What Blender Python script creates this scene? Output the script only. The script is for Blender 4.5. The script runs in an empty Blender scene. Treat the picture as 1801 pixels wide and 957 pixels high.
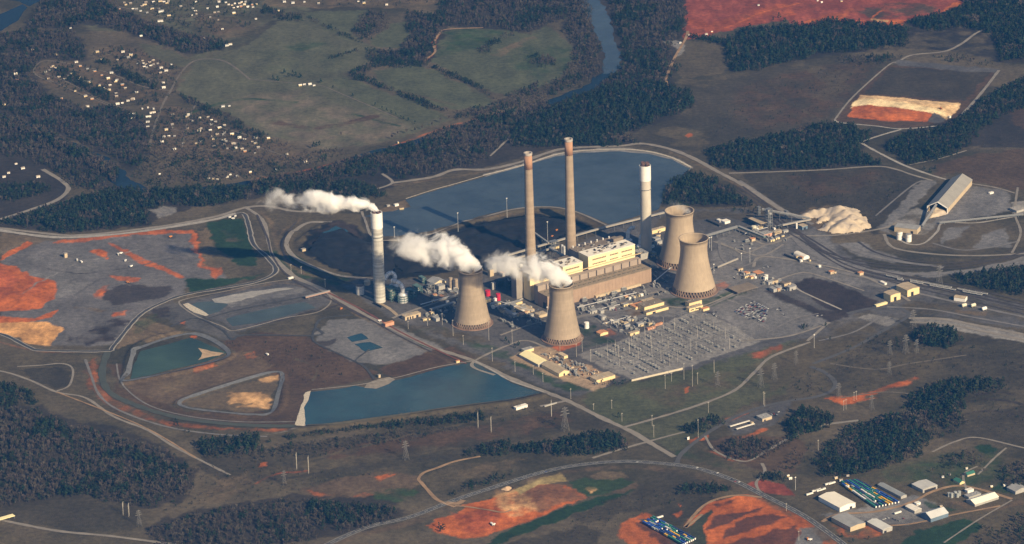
import bpy, math, random
import numpy as np
from mathutils import Vector, Matrix
random.seed(7); rng = np.random.default_rng(11)
S = bpy.context.scene; COL = S.collection
R = math.radians
# ------------------------------------------------------------------ camera
F = 7500.0; DEP = R(21.2); DIST = 9375.0; ROLL = 0.028
CAM = Vector((0, -DIST*math.cos(DEP), DIST*math.sin(DEP)))
fw = Vector((0, math.cos(DEP), -math.sin(DEP))); rt0 = Vector((1, 0, 0)); up0 = rt0.cross(fw)
rt = rt0*math.cos(ROLL) - up0*math.sin(ROLL); up = rt0*math.sin(ROLL) + up0*math.cos(ROLL)
cd = bpy.data.cameras.new('camera'); cam = bpy.data.objects.new('camera', cd); COL.objects.link(cam)
M3 = Matrix((rt, up, -fw)).transposed(); cam.matrix_world = Matrix.Translation(CAM) @ M3.to_4x4()
cd.sensor_width = 36; cd.lens = 36*F/1801; cd.clip_start = 10; cd.clip_end = 80000
S.camera = cam
def g(px, py, z=0.0):
    d = fw + rt*((px-900.5)/F) + up*((478.5-py)/F)
    t = (z-CAM.z)/d.z
    return CAM + d*t
def to_px(x, y, z=0.0):                       # numpy: world -> photo pixel
    dx, dy, dz = x-CAM.x, y-CAM.y, z-CAM.z
    w = dx*fw.x+dy*fw.y+dz*fw.z
    return 900.5+F*(dx*rt.x+dy*rt.y+dz*rt.z)/w, 478.5-F*(dx*up.x+dy*up.y+dz*up.z)/w
def pts(s): return [tuple(float(v) for v in q.split(',')) for q in s.split()]
def gp(s, z=0.0):
    q = pts(s) if isinstance(s, str) else s
    return [g(a, b, z) for a, b in q]
# ------------------------------------------------------------------ light
W = bpy.data.worlds.new('World'); S.world = W; W.use_nodes = True
nt = W.node_tree; bg = nt.nodes['Background']; sk = nt.nodes.new('ShaderNodeTexSky')
SUN_AZ, SUN_EL = R(142), R(30)
sk.sky_type = 'NISHITA'; sk.sun_disc = False; sk.sun_elevation = SUN_EL; sk.sun_rotation = SUN_AZ; sk.dust_density = 1.5; sk.ozone_density = 2.0
nt.links.new(sk.outputs[0], bg.inputs[0]); bg.inputs[1].default_value = 0.05
sl = bpy.data.lights.new('sun', 'SUN'); so = bpy.data.objects.new('sun', sl); COL.objects.link(so)
sl.energy = 5.0; sl.angle = R(0.5); sl.color = (1.0, 0.79, 0.50)
sd = Vector((math.sin(SUN_AZ)*math.cos(SUN_EL), math.cos(SUN_AZ)*math.cos(SUN_EL), math.sin(SUN_EL)))
so.rotation_euler = sd.to_track_quat('Z', 'Y').to_euler(); so.location = sd*4000
S.view_settings.view_transform = 'Standard'; S.view_settings.look = 'None'; S.view_settings.exposure = 0.62; S.view_settings.gamma = 1
S.render.engine = 'CYCLES'
S.cycles.max_bounces = 36; S.cycles.diffuse_bounces = 2; S.cycles.glossy_bounces = 2; S.cycles.volume_bounces = 32; S.cycles.transparent_max_bounces = 8
S.cycles.use_denoising = True
# ------------------------------------------------------------------ materials
MATS = {}
def mat(name, col, rough=0.85, var=0.25, scale=0.05, bump=0.0, col2=None, spec=0.3, metal=0.0, detail=6, zs=1.0):
    if name in MATS: return MATS[name]
    m = bpy.data.materials.new(name); m.use_nodes = True; n = m.node_tree.nodes; L = m.node_tree.links
    b = n['Principled BSDF']; b.inputs['Roughness'].default_value = rough; b.inputs['Specular IOR Level'].default_value = spec; b.inputs['Metallic'].default_value = metal
    tc = n.new('ShaderNodeTexCoord'); mp = n.new('ShaderNodeMapping'); mp.inputs['Scale'].default_value = (scale, scale, scale*zs)
    L.new(tc.outputs['Object'], mp.inputs[0])
    no = n.new('ShaderNodeTexNoise'); no.inputs['Scale'].default_value = 1.0; no.inputs['Detail'].default_value = detail; no.inputs['Roughness'].default_value = 0.65
    L.new(mp.outputs[0], no.inputs[0])
    rp = n.new('ShaderNodeValToRGB'); rp.color_ramp.elements[0].position = 0.3; rp.color_ramp.elements[1].position = 0.7
    c2 = col2 or tuple(min(1, c*(1+var)) for c in col); c1 = tuple(c*(1-var) for c in col) if col2 is None else col
    rp.color_ramp.elements[0].color = (*c1, 1); rp.color_ramp.elements[1].color = (*c2, 1)
    L.new(no.outputs[0], rp.inputs[0]); L.new(rp.outputs[0], b.inputs['Base Color'])
    if bump:
        bp = n.new('ShaderNodeBump'); bp.inputs['Strength'].default_value = 1.0; bp.inputs['Distance'].default_value = bump
        L.new(no.outputs[0], bp.inputs['Height']); L.new(bp.outputs[0], b.inputs['Normal'])
    MATS[name] = m; return m
def vcol_mat(name, attr='Col', rough=0.95, noises=((0.02, 0.35), (0.15, 0.4)), bump=0.0, spec=0.15):
    m = bpy.data.materials.new(name); m.use_nodes = True; n = m.node_tree.nodes; L = m.node_tree.links
    b = n['Principled BSDF']; b.inputs['Roughness'].default_value = rough; b.inputs['Specular IOR Level'].default_value = spec
    at = n.new('ShaderNodeAttribute'); at.attribute_name = attr; out = at.outputs['Color']
    tc = n.new('ShaderNodeTexCoord'); last = None
    for sc, am in noises:
        no = n.new('ShaderNodeTexNoise'); no.inputs['Scale'].default_value = sc; no.inputs['Detail'].default_value = 5; no.inputs['Roughness'].default_value = 0.65
        L.new(tc.outputs['Object'], no.inputs[0])
        mr = n.new('ShaderNodeMapRange'); mr.inputs[1].default_value = 0.3; mr.inputs[2].default_value = 0.7; mr.inputs[3].default_value = 1-am; mr.inputs[4].default_value = 1+am
        L.new(no.outputs[0], mr.inputs[0])
        vm = n.new('ShaderNodeVectorMath'); vm.operation = 'SCALE'; L.new(out, vm.inputs[0]); L.new(mr.outputs[0], vm.inputs['Scale']); out = vm.outputs[0]; last = no
    L.new(out, b.inputs['Base Color'])
    if bump:
        bp = n.new('ShaderNodeBump'); bp.inputs['Strength'].default_value = 1.0; bp.inputs['Distance'].default_value = bump
        L.new(last.outputs[0], bp.inputs['Height']); L.new(bp.outputs[0], b.inputs['Normal'])
    MATS[name] = m; return m
def water_mat(name, deep, rough=0.12, bump=0.5):
    m = mat(name, deep, rough=rough, var=0.4, scale=0.007, spec=0.35)
    n = m.node_tree.nodes; L = m.node_tree.links; b = n['Principled BSDF']
    tc = n.new('ShaderNodeTexCoord'); no = n.new('ShaderNodeTexNoise'); no.inputs['Scale'].default_value = 0.16; no.inputs['Detail'].default_value = 9; no.inputs['Roughness'].default_value = .7
    L.new(tc.outputs['Object'], no.inputs[0]); bp = n.new('ShaderNodeBump'); bp.inputs['Distance'].default_value = bump; L.new(no.outputs[0], bp.inputs['Height']); L.new(bp.outputs[0], b.inputs['Normal'])
    return m
# ------------------------------------------------------------------ mesh helpers
class MB:
    def __init__(s): s.v = []; s.f = []; s.m = []
    def add(s, vs, fs, m=0):
        o = len(s.v); s.v += [tuple(v) for v in vs]; s.f += [tuple(i+o for i in f) for f in fs]; s.m += [m]*len(fs); return s
    def box(s, x0, x1, y0, y1, z0, z1, m=0, mtop=None):
        vs = [(x, y, z) for z in (z0, z1) for x, y in ((x0, y0), (x1, y0), (x1, y1), (x0, y1))]
        s.add(vs, [(3, 2, 1, 0), (0, 1, 5, 4), (1, 2, 6, 5), (2, 3, 7, 6), (3, 0, 4, 7)], m)
        s.f.append(tuple(len(s.v)-8+i for i in (4, 5, 6, 7))); s.m.append(m if mtop is None else mtop); return s
    def bar(s, a, b, w, m=0, h=None):                        # square bar between two points
        a, b = Vector(a), Vector(b); d = (b-a); 
        if d.length < 1e-6: return s
        d.normalize(); t = Vector((0, 0, 1)) if abs(d.z) < 0.9 else Vector((1, 0, 0))
        p = d.cross(t).normalized()*w/2; q = d.cross(p).normalized()*(h or w)/2
        vs = [e+i*p+j*q for e in (a, b) for i, j in ((-1, -1), (1, -1), (1, 1), (-1, 1))]
        return s.add(vs, [(3, 2, 1, 0), (4, 5, 6, 7), (0, 1, 5, 4), (1, 2, 6, 5), (2, 3, 7, 6), (3, 0, 4, 7)], m)
    def lathe(s, prof, n=32, c=(0, 0, 0), cap=True, m=0, capm=None):
        k = len(prof); vs = [(c[0]+r*math.cos(2*math.pi*i/n), c[1]+r*math.sin(2*math.pi*i/n), c[2]+z) for r, z in prof for i in range(n)]
        fs = [(j*n+i, j*n+(i+1) % n, (j+1)*n+(i+1) % n, (j+1)*n+i) for j in range(k-1) for i in range(n)]
        s.add(vs, fs, m)
        if cap:
            o = len(s.v)-k*n
            s.f.append(tuple(o+(k-1)*n+i for i in range(n))); s.m.append(m if capm is None else capm)
            s.f.append(tuple(o+n-1-i for i in range(n))); s.m.append(m)
        return s
    def tube(s, path, r, n=12, m=0, cap=True):
        path = [Vector(p) for p in path]; k = len(path); rr = r if isinstance(r, (list, tuple)) else [r]*k
        vs = []; ref = Vector((0.31, 0.17, 0.93))
        for i, p in enumerate(path):
            d = (path[min(i+1, k-1)]-path[max(i-1, 0)]).normalized(); a = d.cross(ref).normalized(); b = d.cross(a)
            vs += [p+rr[i]*(a*math.cos(2*math.pi*j/n)+b*math.sin(2*math.pi*j/n)) for j in range(n)]
        fs = [(j*n+i, j*n+(i+1) % n, (j+1)*n+(i+1) % n, (j+1)*n+i) for j in range(k-1) for i in range(n)]
        s.add(vs, fs, m)
        if cap:
            o = len(s.v)-k*n; s.f += [tuple(o+i for i in range(n)), tuple(o+(k-1)*n+n-1-i for i in range(n))]; s.m += [m, m]
        return s
    def gable(s, x0, x1, y0, y1, z, rh, along='y', ov=0.5, th=0.5, m=0):   # a gable roof as two thick slabs
        if along == 'y':
            xm = (x0+x1)/2; a, b = y0-ov, y1+ov; sec = [(x0-ov, z-ov*rh/((x1-x0)/2)), (xm, z+rh), (x1+ov, z-ov*rh/((x1-x0)/2))]
            P = lambda c, t: (c[0], t, c[1])
        else:
            ym = (y0+y1)/2; a, b = x0-ov, x1+ov; sec = [(y0-ov, z-ov*rh/((y1-y0)/2)), (ym, z+rh), (y1+ov, z-ov*rh/((y1-y0)/2))]
            P = lambda c, t: (t, c[0], c[1])
        for i in (0, 1):
            c, d = sec[i], sec[i+1]
            vs = [P(q, t) for t in (a, b) for q in (c, d, (d[0], d[1]+th), (c[0], c[1]+th))]
            s.add(vs, [(0, 1, 2, 3), (7, 6, 5, 4), (0, 4, 5, 1), (1, 5, 6, 2), (2, 6, 7, 3), (3, 7, 4, 0)], m)
        return s
    def gwall(s, x0, x1, y0, y1, h, rh, along='y', m=0):     # walls with gable ends
        if along == 'y':
            xm = (x0+x1)/2; sec = [(x0, 0), (x1, 0), (x1, h), (xm, h+rh), (x0, h)]; vs = [(a, t, b) for t in (y0, y1) for a, b in sec]
        else:
            ym = (y0+y1)/2; sec = [(y0, 0), (y1, 0), (y1, h), (ym, h+rh), (y0, h)]; vs = [(t, a, b) for t in (x0, x1) for a, b in sec]
        return s.add(vs, [(0, 1, 2, 3, 4), (9, 8, 7, 6, 5), (0, 5, 6, 1), (1, 6, 7, 2), (4, 9, 5, 0), (2, 7, 8, 3), (3, 8, 9, 4)], m)
    def mesh(s, name, mats, smooth=False):
        me = bpy.data.meshes.new(name); me.from_pydata(s.v, [], s.f)
        for m in (mats if isinstance(mats, (list, tuple)) else [mats]): me.materials.append(m)
        me.polygons.foreach_set('material_index', s.m)
        if smooth: me.polygons.foreach_set('use_smooth', [True]*len(s.f))
        me.update(); return me
def tag(o, label=None, cat=None, group=None, kind=None):
    if label: o['label'] = label
    if cat: o['category'] = cat
    if group: o['group'] = group
    if kind: o['kind'] = kind
    return o
def link(name, me, parent=None):
    o = bpy.data.objects.new(name, me); COL.objects.link(o)
    if parent: o.parent = parent
    return o
def part(name, mb, m, parent, smooth=False, label=None):
    o = link(name, mb.mesh(name, m, smooth), parent)
    if label: o['label'] = label
    return o
def thing(name, label, cat, loc=(0, 0, 0), rz=0.0, group=None):
    o = link(name, None); o.location = loc; o.rotation_euler = (0, 0, rz); o.empty_display_size = 3
    return tag(o, label, cat, group)
def solo(name, mb, m, label, cat, loc=(0, 0, 0), rz=0.0, group=None, kind=None, smooth=False):
    o = link(name, mb.mesh(name, m, smooth)); o.location = loc; o.rotation_euler = (0, 0, rz); return tag(o, label, cat, group, kind)
def copy_tree(o, loc=None, rz=None, parent=None, label=None, group=None):
    c = o.copy(); COL.objects.link(c)
    if parent: c.parent = parent
    if loc is not None: c.location = loc
    if rz is not None: c.rotation_euler = (0, 0, rz)
    if label: c['label'] = label
    if group: c['group'] = group
    for ch in list(o.children): copy_tree(ch, parent=c)
    return c
def smooth_line(q, step=6.0, closed=False):                 # Catmull-Rom through world points
    n = len(q); out = []
    for i in range(n if closed else n-1):
        p0, p1, p2, p3 = (q[(i+k) % n] if closed else q[min(max(i+k, 0), n-1)] for k in (-1, 0, 1, 2))
        L = (p2-p1).length; k = max(1, int(L/step))
        for j in range(k):
            t = j/k; out.append(0.5*((2*p1)+(p2-p0)*t+(2*p0-5*p1+4*p2-p3)*t*t+(3*p1-p0-3*p2+p3)*t**3))
    if not closed: out.append(q[-1])
    return out
# ------------------------------------------------------------------ numpy noise
def vnoise(x, y, seed=0):
    xi = np.floor(x).astype(np.int64); yi = np.floor(y).astype(np.int64); fx = x-xi; fy = y-yi
    fx = fx*fx*(3-2*fx); fy = fy*fy*(3-2*fy)
    def h(a, b):
        v = (a*374761393+b*668265263+seed*974634787) & 0x7fffffff
        v = ((v ^ (v >> 13))*1274126177) & 0x7fffffff
        return ((v ^ (v >> 16)) & 0xffff)/65535.0
    return (h(xi, yi)*(1-fx)+h(xi+1, yi)*fx)*(1-fy)+(h(xi, yi+1)*(1-fx)+h(xi+1, yi+1)*fx)*fy
def fbm(x, y, seed=0, o=4):
    s = 0; a = 0.5; t = 0
    for i in range(o): s = s+a*vnoise(x, y, seed+i*17); t += a; x = x*2.03+11.3; y = y*2.03+7.7; a *= 0.55
    return s/t
def poly_sd(P, X, Y):                                       # signed distance, inside positive
    n = len(P); d2 = np.full(X.shape, 1e18); ins = np.zeros(X.shape, bool)
    for i in range(n):
        ax, ay = P[i][0], P[i][1]; bx, by = P[(i+1) % n][0], P[(i+1) % n][1]
        ex, ey = bx-ax, by-ay; wx, wy = X-ax, Y-ay; t = np.clip((wx*ex+wy*ey)/(ex*ex+ey*ey+1e-9), 0, 1)
        d2 = np.minimum(d2, (wx-ex*t)**2+(wy-ey*t)**2)
        c = ((ay <= Y) & (by > Y)) | ((by <= Y) & (ay > Y))
        if ey != 0: ins ^= c & (X < ax+(Y-ay)/ey*ex)
    return np.where(ins, 1, -1)*np.sqrt(d2)
def line_d(P, X, Y):
    d2 = np.full(X.shape, 1e18)
    for i in range(len(P)-1):
        ax, ay = P[i][0], P[i][1]; ex, ey = P[i+1][0]-ax, P[i+1][1]-ay; wx, wy = X-ax, Y-ay
        t = np.clip((wx*ex+wy*ey)/(ex*ex+ey*ey+1e-9), 0, 1); d2 = np.minimum(d2, (wx-ex*t)**2+(wy-ey*t)**2)
    return np.sqrt(d2)
# ------------------------------------------------------------------ the ground: one sheet, land cover as colour
C = dict(scrub=(.090, .078, .052), wood=(.046, .038, .036), olive=(.134, .130, .084), olive2=(.116, .122, .074), green=(.052, .082, .036), dgreen=(.03, .062, .028),
         tan=(.20, .145, .095), clay=(.46, .125, .034), rclay=(.33, .082, .032), sand=(.60, .36, .17), cream=(.92, .72, .42), gravel=(.17, .165, .165), lgravel=(.24, .23, .22),
         dgravel=(.10, .096, .098), brown=(.118, .074, .048), dbrown=(.060, .044, .040), black=(.016, .016, .018), red=(.26, .068, .042), verge=(.125, .10, .066), dirt=(.165, .115, .078), ash=(.135, .128, .13), wheat=(.36, .28, .13), dpurp=(.072, .060, .044))
for _k in C:
    if _k not in ('clay', 'rclay', 'sand', 'cream', 'red', 'wheat'): C[_k] = tuple(v*f for v, f in zip(C[_k], (.95, .95, .96) if 'gravel' in _k or _k == 'ash' else (.70, .72, .70)))
PAINT = []
def P(col, s, f=6.0, a=1.0, w=1.0): PAINT.append(('P', C[col] if isinstance(col, str) else col, gp(s), f, a, w))
def Lp(col, s, wid, f=4.0, a=1.0, w=0.5): PAINT.append(('L', C[col] if isinstance(col, str) else col, smooth_line(gp(s), 25), f, a, w, wid))
# wide land
P('olive', '305,160 318,135 347,105 395,97 440,76 455,45 470,38 535,25 600,-40 470,-60 300,-60 250,-20 210,0 230,20 285,45 330,62 345,75 335,95', 20, .6)
P('olive', '310,150 345,106 400,95 445,72 490,38 540,25 600,45 645,76 678,97 640,112 606,132 690,172 730,190 800,212 760,222 700,245 640,255 575,262 545,250 520,248 470,238 430,215 395,195 350,180 315,165', 8)
P((.150, .125, .092), '400,170 520,160 590,185 720,215 690,250 620,255 550,260 480,235 420,205', 60, .6)
P('olive2', '450,95 540,70 640,95 600,125 500,140 460,120', 50, .5)
P('green', '500,85 545,72 575,75 530,92', 25, .5)
P('olive2', '582,142 612,135 700,168 790,205 735,217 660,190', 10, .9)
P('olive2', '540,20 640,18 650,25 612,55 620,75 590,62 540,28', 10, .9)
P('olive2', '648,76 690,42 715,38 722,68 700,84 670,84', 8)
P('olive2', '655,125 740,112 800,140 885,185 860,192 790,192 720,172 660,142', 10)
P('tan', '700,30 735,25 755,12 720,10', 12, .5)
P('olive2', '770,70 790,52 860,50 895,52 930,60 960,45 1010,82 1005,112 985,140 930,160 885,168 830,145 750,105', 8)
P('green', '790,55 850,52 890,55 840,85 775,98', 20, .6)
P('green', '920,80 1005,85 1000,120 940,140 900,110', 25, .45)
P('tan', '862,97 902,76 935,62 942,66 905,84 880,98', 8, .5)
# upper left suburb
P('dirt', '60,128 75,107 120,110 165,117 215,138 250,152 300,160 320,130 345,107 330,125 300,175 275,185 240,172 200,183 170,182 130,165 80,148', 18, .55)
P('dirt', '275,185 315,190 370,200 420,225 480,245 530,268 560,268 500,290 420,282 340,285 285,270 262,262 270,235', 25, .5)
P('dirt', '165,85 200,78 255,92 290,112 310,122 300,135 250,125 200,105 170,100', 20, .5)
P('dirt', '30,300 -20,280 -20,340 30,345 60,330', 20, .5)
P('olive', '240,77 275,80 335,103 345,106 320,120 285,107 255,92', 8, .9)
P('olive', '284,37 310,38 340,56 300,52', 8, .8)
P('olive', '150,43 195,45 215,53 190,56 155,52', 8, .8)
P('dirt', '340,20 450,40 445,60 395,70 345,50', 25, .5)
P('tan', '450,-20 760,-20 770,5 700,14 650,12 560,14 470,12', 15, .5)
P('wood', '78,0 185,0 215,18 270,42 330,60 400,72 395,85 345,97 320,92 280,78 215,55 150,42 130,50 60,50 35,52', 20, .8)
P('wood', '-60,60 60,52 130,57 150,84 158,108 115,108 75,103 55,128 75,145 90,165 150,190 200,185 220,195 262,215 266,240 258,268 230,308 200,283 140,252 83,231 -60,190', 20, .8)
P('wood', '-60,210 60,225 100,246 150,275 190,320 250,336 460,320 700,260 860,214 905,200 1040,148 1010,80 990,50 1000,15 1015,-30 1056,-40 1210,-40 1207,60 1180,100 1182,150 1222,168 1222,190 1150,220 1100,236 1125,256 955,264 850,296 700,322 690,335 640,358 480,345 350,365 280,382 262,398 110,412 -60,398', 15, .85)
P('verge', '0,385 60,368 105,352 125,333 112,318 75,300 85,297 130,318 175,345 140,352 100,365 50,385 0,395', 12, .8)
P('verge', '135,330 160,340 190,350 200,345 165,330 150,322', 12, .7)
P('lgravel', '262,370 285,362 312,366 305,378 280,384', 6, .9)
P('verge', '440,362 415,358 388,355 380,350 430,350 465,358', 10, .6)
P('wood', '655,85 700,90 720,60 712,20 770,25 780,-20 1010,-20 1000,30 960,45 935,55 900,55 850,50 790,48 775,70 765,100 755,112 722,112 690,110', 12, .85)
# right side far
P('red', '1203,70 1206,30 1212,-40 1700,-40 1690,12 1650,22 1592,35 1590,46 1520,44 1450,40 1412,48 1380,36 1300,48 1260,60', 8)
P('rclay', '1206,30 1260,40 1330,15 1380,5 1400,25 1340,40 1260,55 1205,65', 15, .6)
P('clay', '1410,42 1440,30 1500,15 1480,40', 10, .6)
P('brown', '1510,20 1560,5 1650,5 1640,22 1580,30 1530,35', 15, .7)
P('clay', '1530,33 1565,34 1592,35 1590,44 1555,42', 5)
P('sand', '1530,32 1565,36 1560,39 1530,36', 3)
P('clay', '1635,25 1660,18 1678,5 1688,3 1685,18 1665,22', 4)
P('verge', '1195,75 1205,72 1280,85 1275,95 1285,110 1270,130 1200,138 1182,118 1192,90', 8)
P('lgravel', '1160,70 1190,72 1205,80 1195,100 1185,102 1190,85 1165,76', 6, .8)
P('wood', '1205,62 1285,70 1300,52 1410,44 1560,45 1700,8 1860,-20 1860,110 1760,112 1700,92 1600,85 1450,98 1380,115 1285,127 1275,95 1280,82', 12, .7)
P('dpurp', '1182,140 1225,150 1285,130 1380,115 1460,98 1560,100 1590,105 1560,115 1500,170 1465,212 1490,222 1400,232 1300,250 1240,265 1230,280 1180,262 1130,255 1105,237 1150,222 1225,190 1222,168', 15, .8)
P('brown', '1300,155 1400,125 1500,110 1540,115 1470,190 1430,215 1330,225 1290,200', 40, .55)
P('verge', '1372,112 1402,105 1420,115 1450,122 1500,125 1470,180 1430,170 1460,150 1430,130', 20, .55)
P('verge', '1182,262 1180,245 1150,235 1180,222 1230,230 1245,250 1230,270 1210,275', 14, .7)
P('clay', '1202,238 1212,234 1218,239 1210,242', 4, .8)
P('verge', '1180,145 1240,155 1330,125 1300,128 1250,140 1200,138', 10, .6)
P('brown', '1470,212 1502,168 1562,115 1757,122 1725,165 1683,210 1648,222 1585,227 1500,217', 8)
P('dpurp', '1520,165 1565,118 1740,128 1700,178', 6, .9)
P('dgravel', '1572,108 1580,106 1758,122 1755,128 1700,127 1580,115', 5)
P((.80, .55, .30), '1497,191 1513,167 1600,174 1690,182 1680,198 1665,212 1655,206 1640,203 1560,195 1510,187', 3)
P('cream', '1505,177 1520,174 1600,186 1660,196 1668,208 1655,204 1600,197 1508,186 1496,186', 3)
P('clay', '1490,206 1502,187 1530,187 1580,193 1640,202 1630,214 1560,213', 3)
P('dgravel', '1630,213 1643,201 1665,211 1650,218', 3)
P('dpurp', '1300,305 1460,299 1550,293 1585,300 1620,312 1615,325 1575,370 1540,415 1530,408 1490,370 1400,378 1340,342', 8)
P('brown', '1380,310 1480,305 1560,300 1500,340 1420,345', 30, .5)
P('brown', '1640,290 1720,272 1801,262 1860,262 1860,330 1780,335 1715,320 1690,304 1650,310', 12, .8)
P('wood', '1238,266 1300,250 1450,217 1545,236 1510,270 1560,291 1450,298 1290,304', 8, .85)
P('wood', '1750,162 1860,110 1860,260 1700,258 1600,290 1545,256 1590,235 1700,202 1725,175', 10, .85)
P('brown', '1775,195 1801,175 1860,170 1860,240 1790,225', 12, .8)
P('wood', '1165,342 1180,315 1215,298 1260,315 1325,364 1230,364 1165,362', 8, .85)
# plant ground
P('dgravel', '1055,405 1120,385 1165,368 1240,368 1320,368 1365,385 1400,378 1440,395 1470,430 1540,480 1640,500 1640,530 1580,570 1520,600 1430,600 1210,650 1110,668 1000,700 880,640 780,600 690,560 600,500 640,488 780,488 880,470 960,440', 12)
P('gravel', '1270,420 1340,425 1440,400 1480,450 1520,480 1600,500 1560,510 1450,490 1380,500 1330,520 1260,545 1180,555 1100,560 1060,570 1010,560 1130,505 1150,480 1250,470', 14, .85)
P('verge', '1145,412 1165,380 1240,372 1320,376 1360,392 1330,392 1280,382 1220,388', 8, .8)
P('gravel', '1262,410 1300,400 1345,428 1370,425 1310,445 1270,432', 8, .7)
P('lgravel', '1016,625 1110,592 1215,548 1245,552 1300,578 1335,600 1290,618 1200,648 1113,668', 5)
P('gravel', '1250,548 1340,513 1458,567 1385,592 1335,600 1300,578', 4)
P('lgravel', '1110,672 1200,645 1200,652 1113,670', 2)
P('dbrown', '1345,512 1360,508 1440,545 1500,552 1480,560 1460,568 1440,558', 6, .9)
P('dbrown', '1395,500 1430,488 1470,498 1545,530 1530,545 1480,556 1440,535', 6)
P('green', '1150,525 1182,525 1260,522 1290,508 1310,515 1255,540 1190,538', 6, .6)
P('clay', '1255,500 1272,495 1285,500 1262,512', 5, .6)
P('clay', '960,613 1020,600 1022,607 985,618', 4, .8)
P('dgreen', '1012,580 1045,572 1060,592 1090,598 1030,612', 8, .6)
P('clay', '1060,582 1072,578 1085,588 1068,592', 3, .7)
P('dirt', '1098,545 1130,538 1145,548 1110,560', 5, .7)
P((.34, .25, .17), '895,628 950,608 975,612 1000,632 1040,645 1085,662 1050,690 1035,685 985,668 915,640', 4)
P('green', '725,585 775,575 830,610 900,640 1000,690 1035,685 985,668 915,640 880,612 830,600 760,575', 8, .7)
P('verge', '720,575 760,570 810,585 880,600 830,605', 8, .6)
P((.078, .086, .046), '1035,690 1110,672 1200,655 1390,600 1420,605 1330,655 1290,690 1150,735 1095,750 1020,710', 14, .85)
P('verge', '1120,690 1250,660 1330,640 1290,680 1180,715', 40, .6)
P('clay', '1204,685 1212,680 1214,690 1206,693', 3, .8); P('rclay', '1315,628 1370,605 1380,612 1340,632', 10, .5)
P((.078, .082, .046), '1095,752 1160,737 1290,692 1330,660 1400,640 1380,690 1300,720 1230,765 1190,795 1145,775', 14, .8)
P('clay', '1210,775 1245,762 1248,768 1215,782', 4, .7); P('clay', '1275,738 1315,725 1318,731 1285,742', 5, .6)
P('verge', '1330,640 1400,600 1500,590 1520,610 1430,650 1350,690', 12, .8)
P('verge', '1420,600 1510,602 1590,562 1530,545 1460,570', 10, .6)
P('lgravel', '1508,558 1530,552 1580,560 1570,573 1555,575', 3, .9)
P('dpurp', '1540,590 1600,568 1740,592 1860,610 1860,720 1760,690 1600,665 1470,690 1450,660 1500,620', 15, .7)
P('verge', '1500,660 1600,610 1690,612 1640,660 1500,720 1470,700', 25, .6)
P('clay', '1470,705 1530,690 1600,667 1615,663 1605,675 1540,692 1480,712', 6, .7)
P('clay', '1450,700 1480,695 1520,700 1550,698 1480,712', 5, .6)
P('dpurp', '1640,745 1700,730 1860,700 1860,810 1740,775 1660,770', 20, .8)
P('lgravel', '1600,558 1660,560 1740,575 1860,597 1860,612 1720,588 1610,568', 6)
P('dgravel', '1520,470 1600,490 1740,520 1860,548 1860,590 1740,570 1620,552 1600,560 1580,545 1620,520', 10, .7)
P('verge', '1590,530 1680,535 1690,545 1600,556', 8, .7)
P('tan', '1678,545 1735,550 1730,556 1680,550', 4, .8)
# limestone yards
P('gravel', '1618,318 1650,318 1560,410 1545,402', 5)
P('lgravel', '1560,398 1610,365 1640,372 1680,380 1640,400 1625,415', 6, .7)
P('gravel', '1700,325 1770,335 1778,370 1760,375 1660,392 1640,395', 6)
P('gravel', '1650,430 1665,402 1705,398 1690,415 1660,428', 5); P('gravel', '1710,437 1730,412 1770,400 1780,435', 5)
P('verge', '1690,410 1725,405 1722,430 1690,436 1655,432', 8, .7)
P('gravel', '1475,428 1515,425 1540,440 1600,458 1570,462 1510,452', 6)
P('gravel', '1390,415 1425,425 1440,445 1500,467 1590,478 1690,477 1760,462 1860,438 1860,455 1760,476 1650,488 1560,485 1480,475 1420,450', 5)
P('verge', '1600,455 1700,455 1790,452 1740,465 1640,470', 8, .6)
P('tan', '1400,378 1450,360 1500,372 1532,400 1515,412 1470,412 1440,405', 12, .8)
P('lgravel', '1778,355 1860,350 1860,375 1780,375', 4)
# coal yard and its ring
P('verge', '455,375 520,375 640,375 655,420 700,418 810,388 900,370 985,368 1066,398 1060,410 960,450 800,490 640,490 560,478 500,440', 8)
P('green', '460,440 500,440 560,478 620,488 600,500 540,490 480,458', 8, .7)
P('black', '525,440 535,420 560,400 600,390 640,410 690,425 760,415 850,390 930,375 1000,382 1045,398 1000,415 960,445 880,462 800,478 700,490 630,488 580,472', 8)
P('dbrown', '540,430 560,405 600,390 625,402 640,425 590,430 560,450', 12, .7)
P('tan', '660,370 700,360 712,352 720,358 712,368 675,378', 4, .9)
P('verge', '650,345 700,325 790,302 850,298 830,318 760,334 712,350 690,362 660,368', 10, .8)
P('lgravel', '850,306 920,288 975,270 1020,262 1090,260 1140,264 1185,276 1216,294 1210,300 1178,284 1138,274 1088,269 1022,272 976,279 922,296 856,314', 4, .9)
P('verge', '1216,294 1260,310 1255,320 1215,305', 4)
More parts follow.
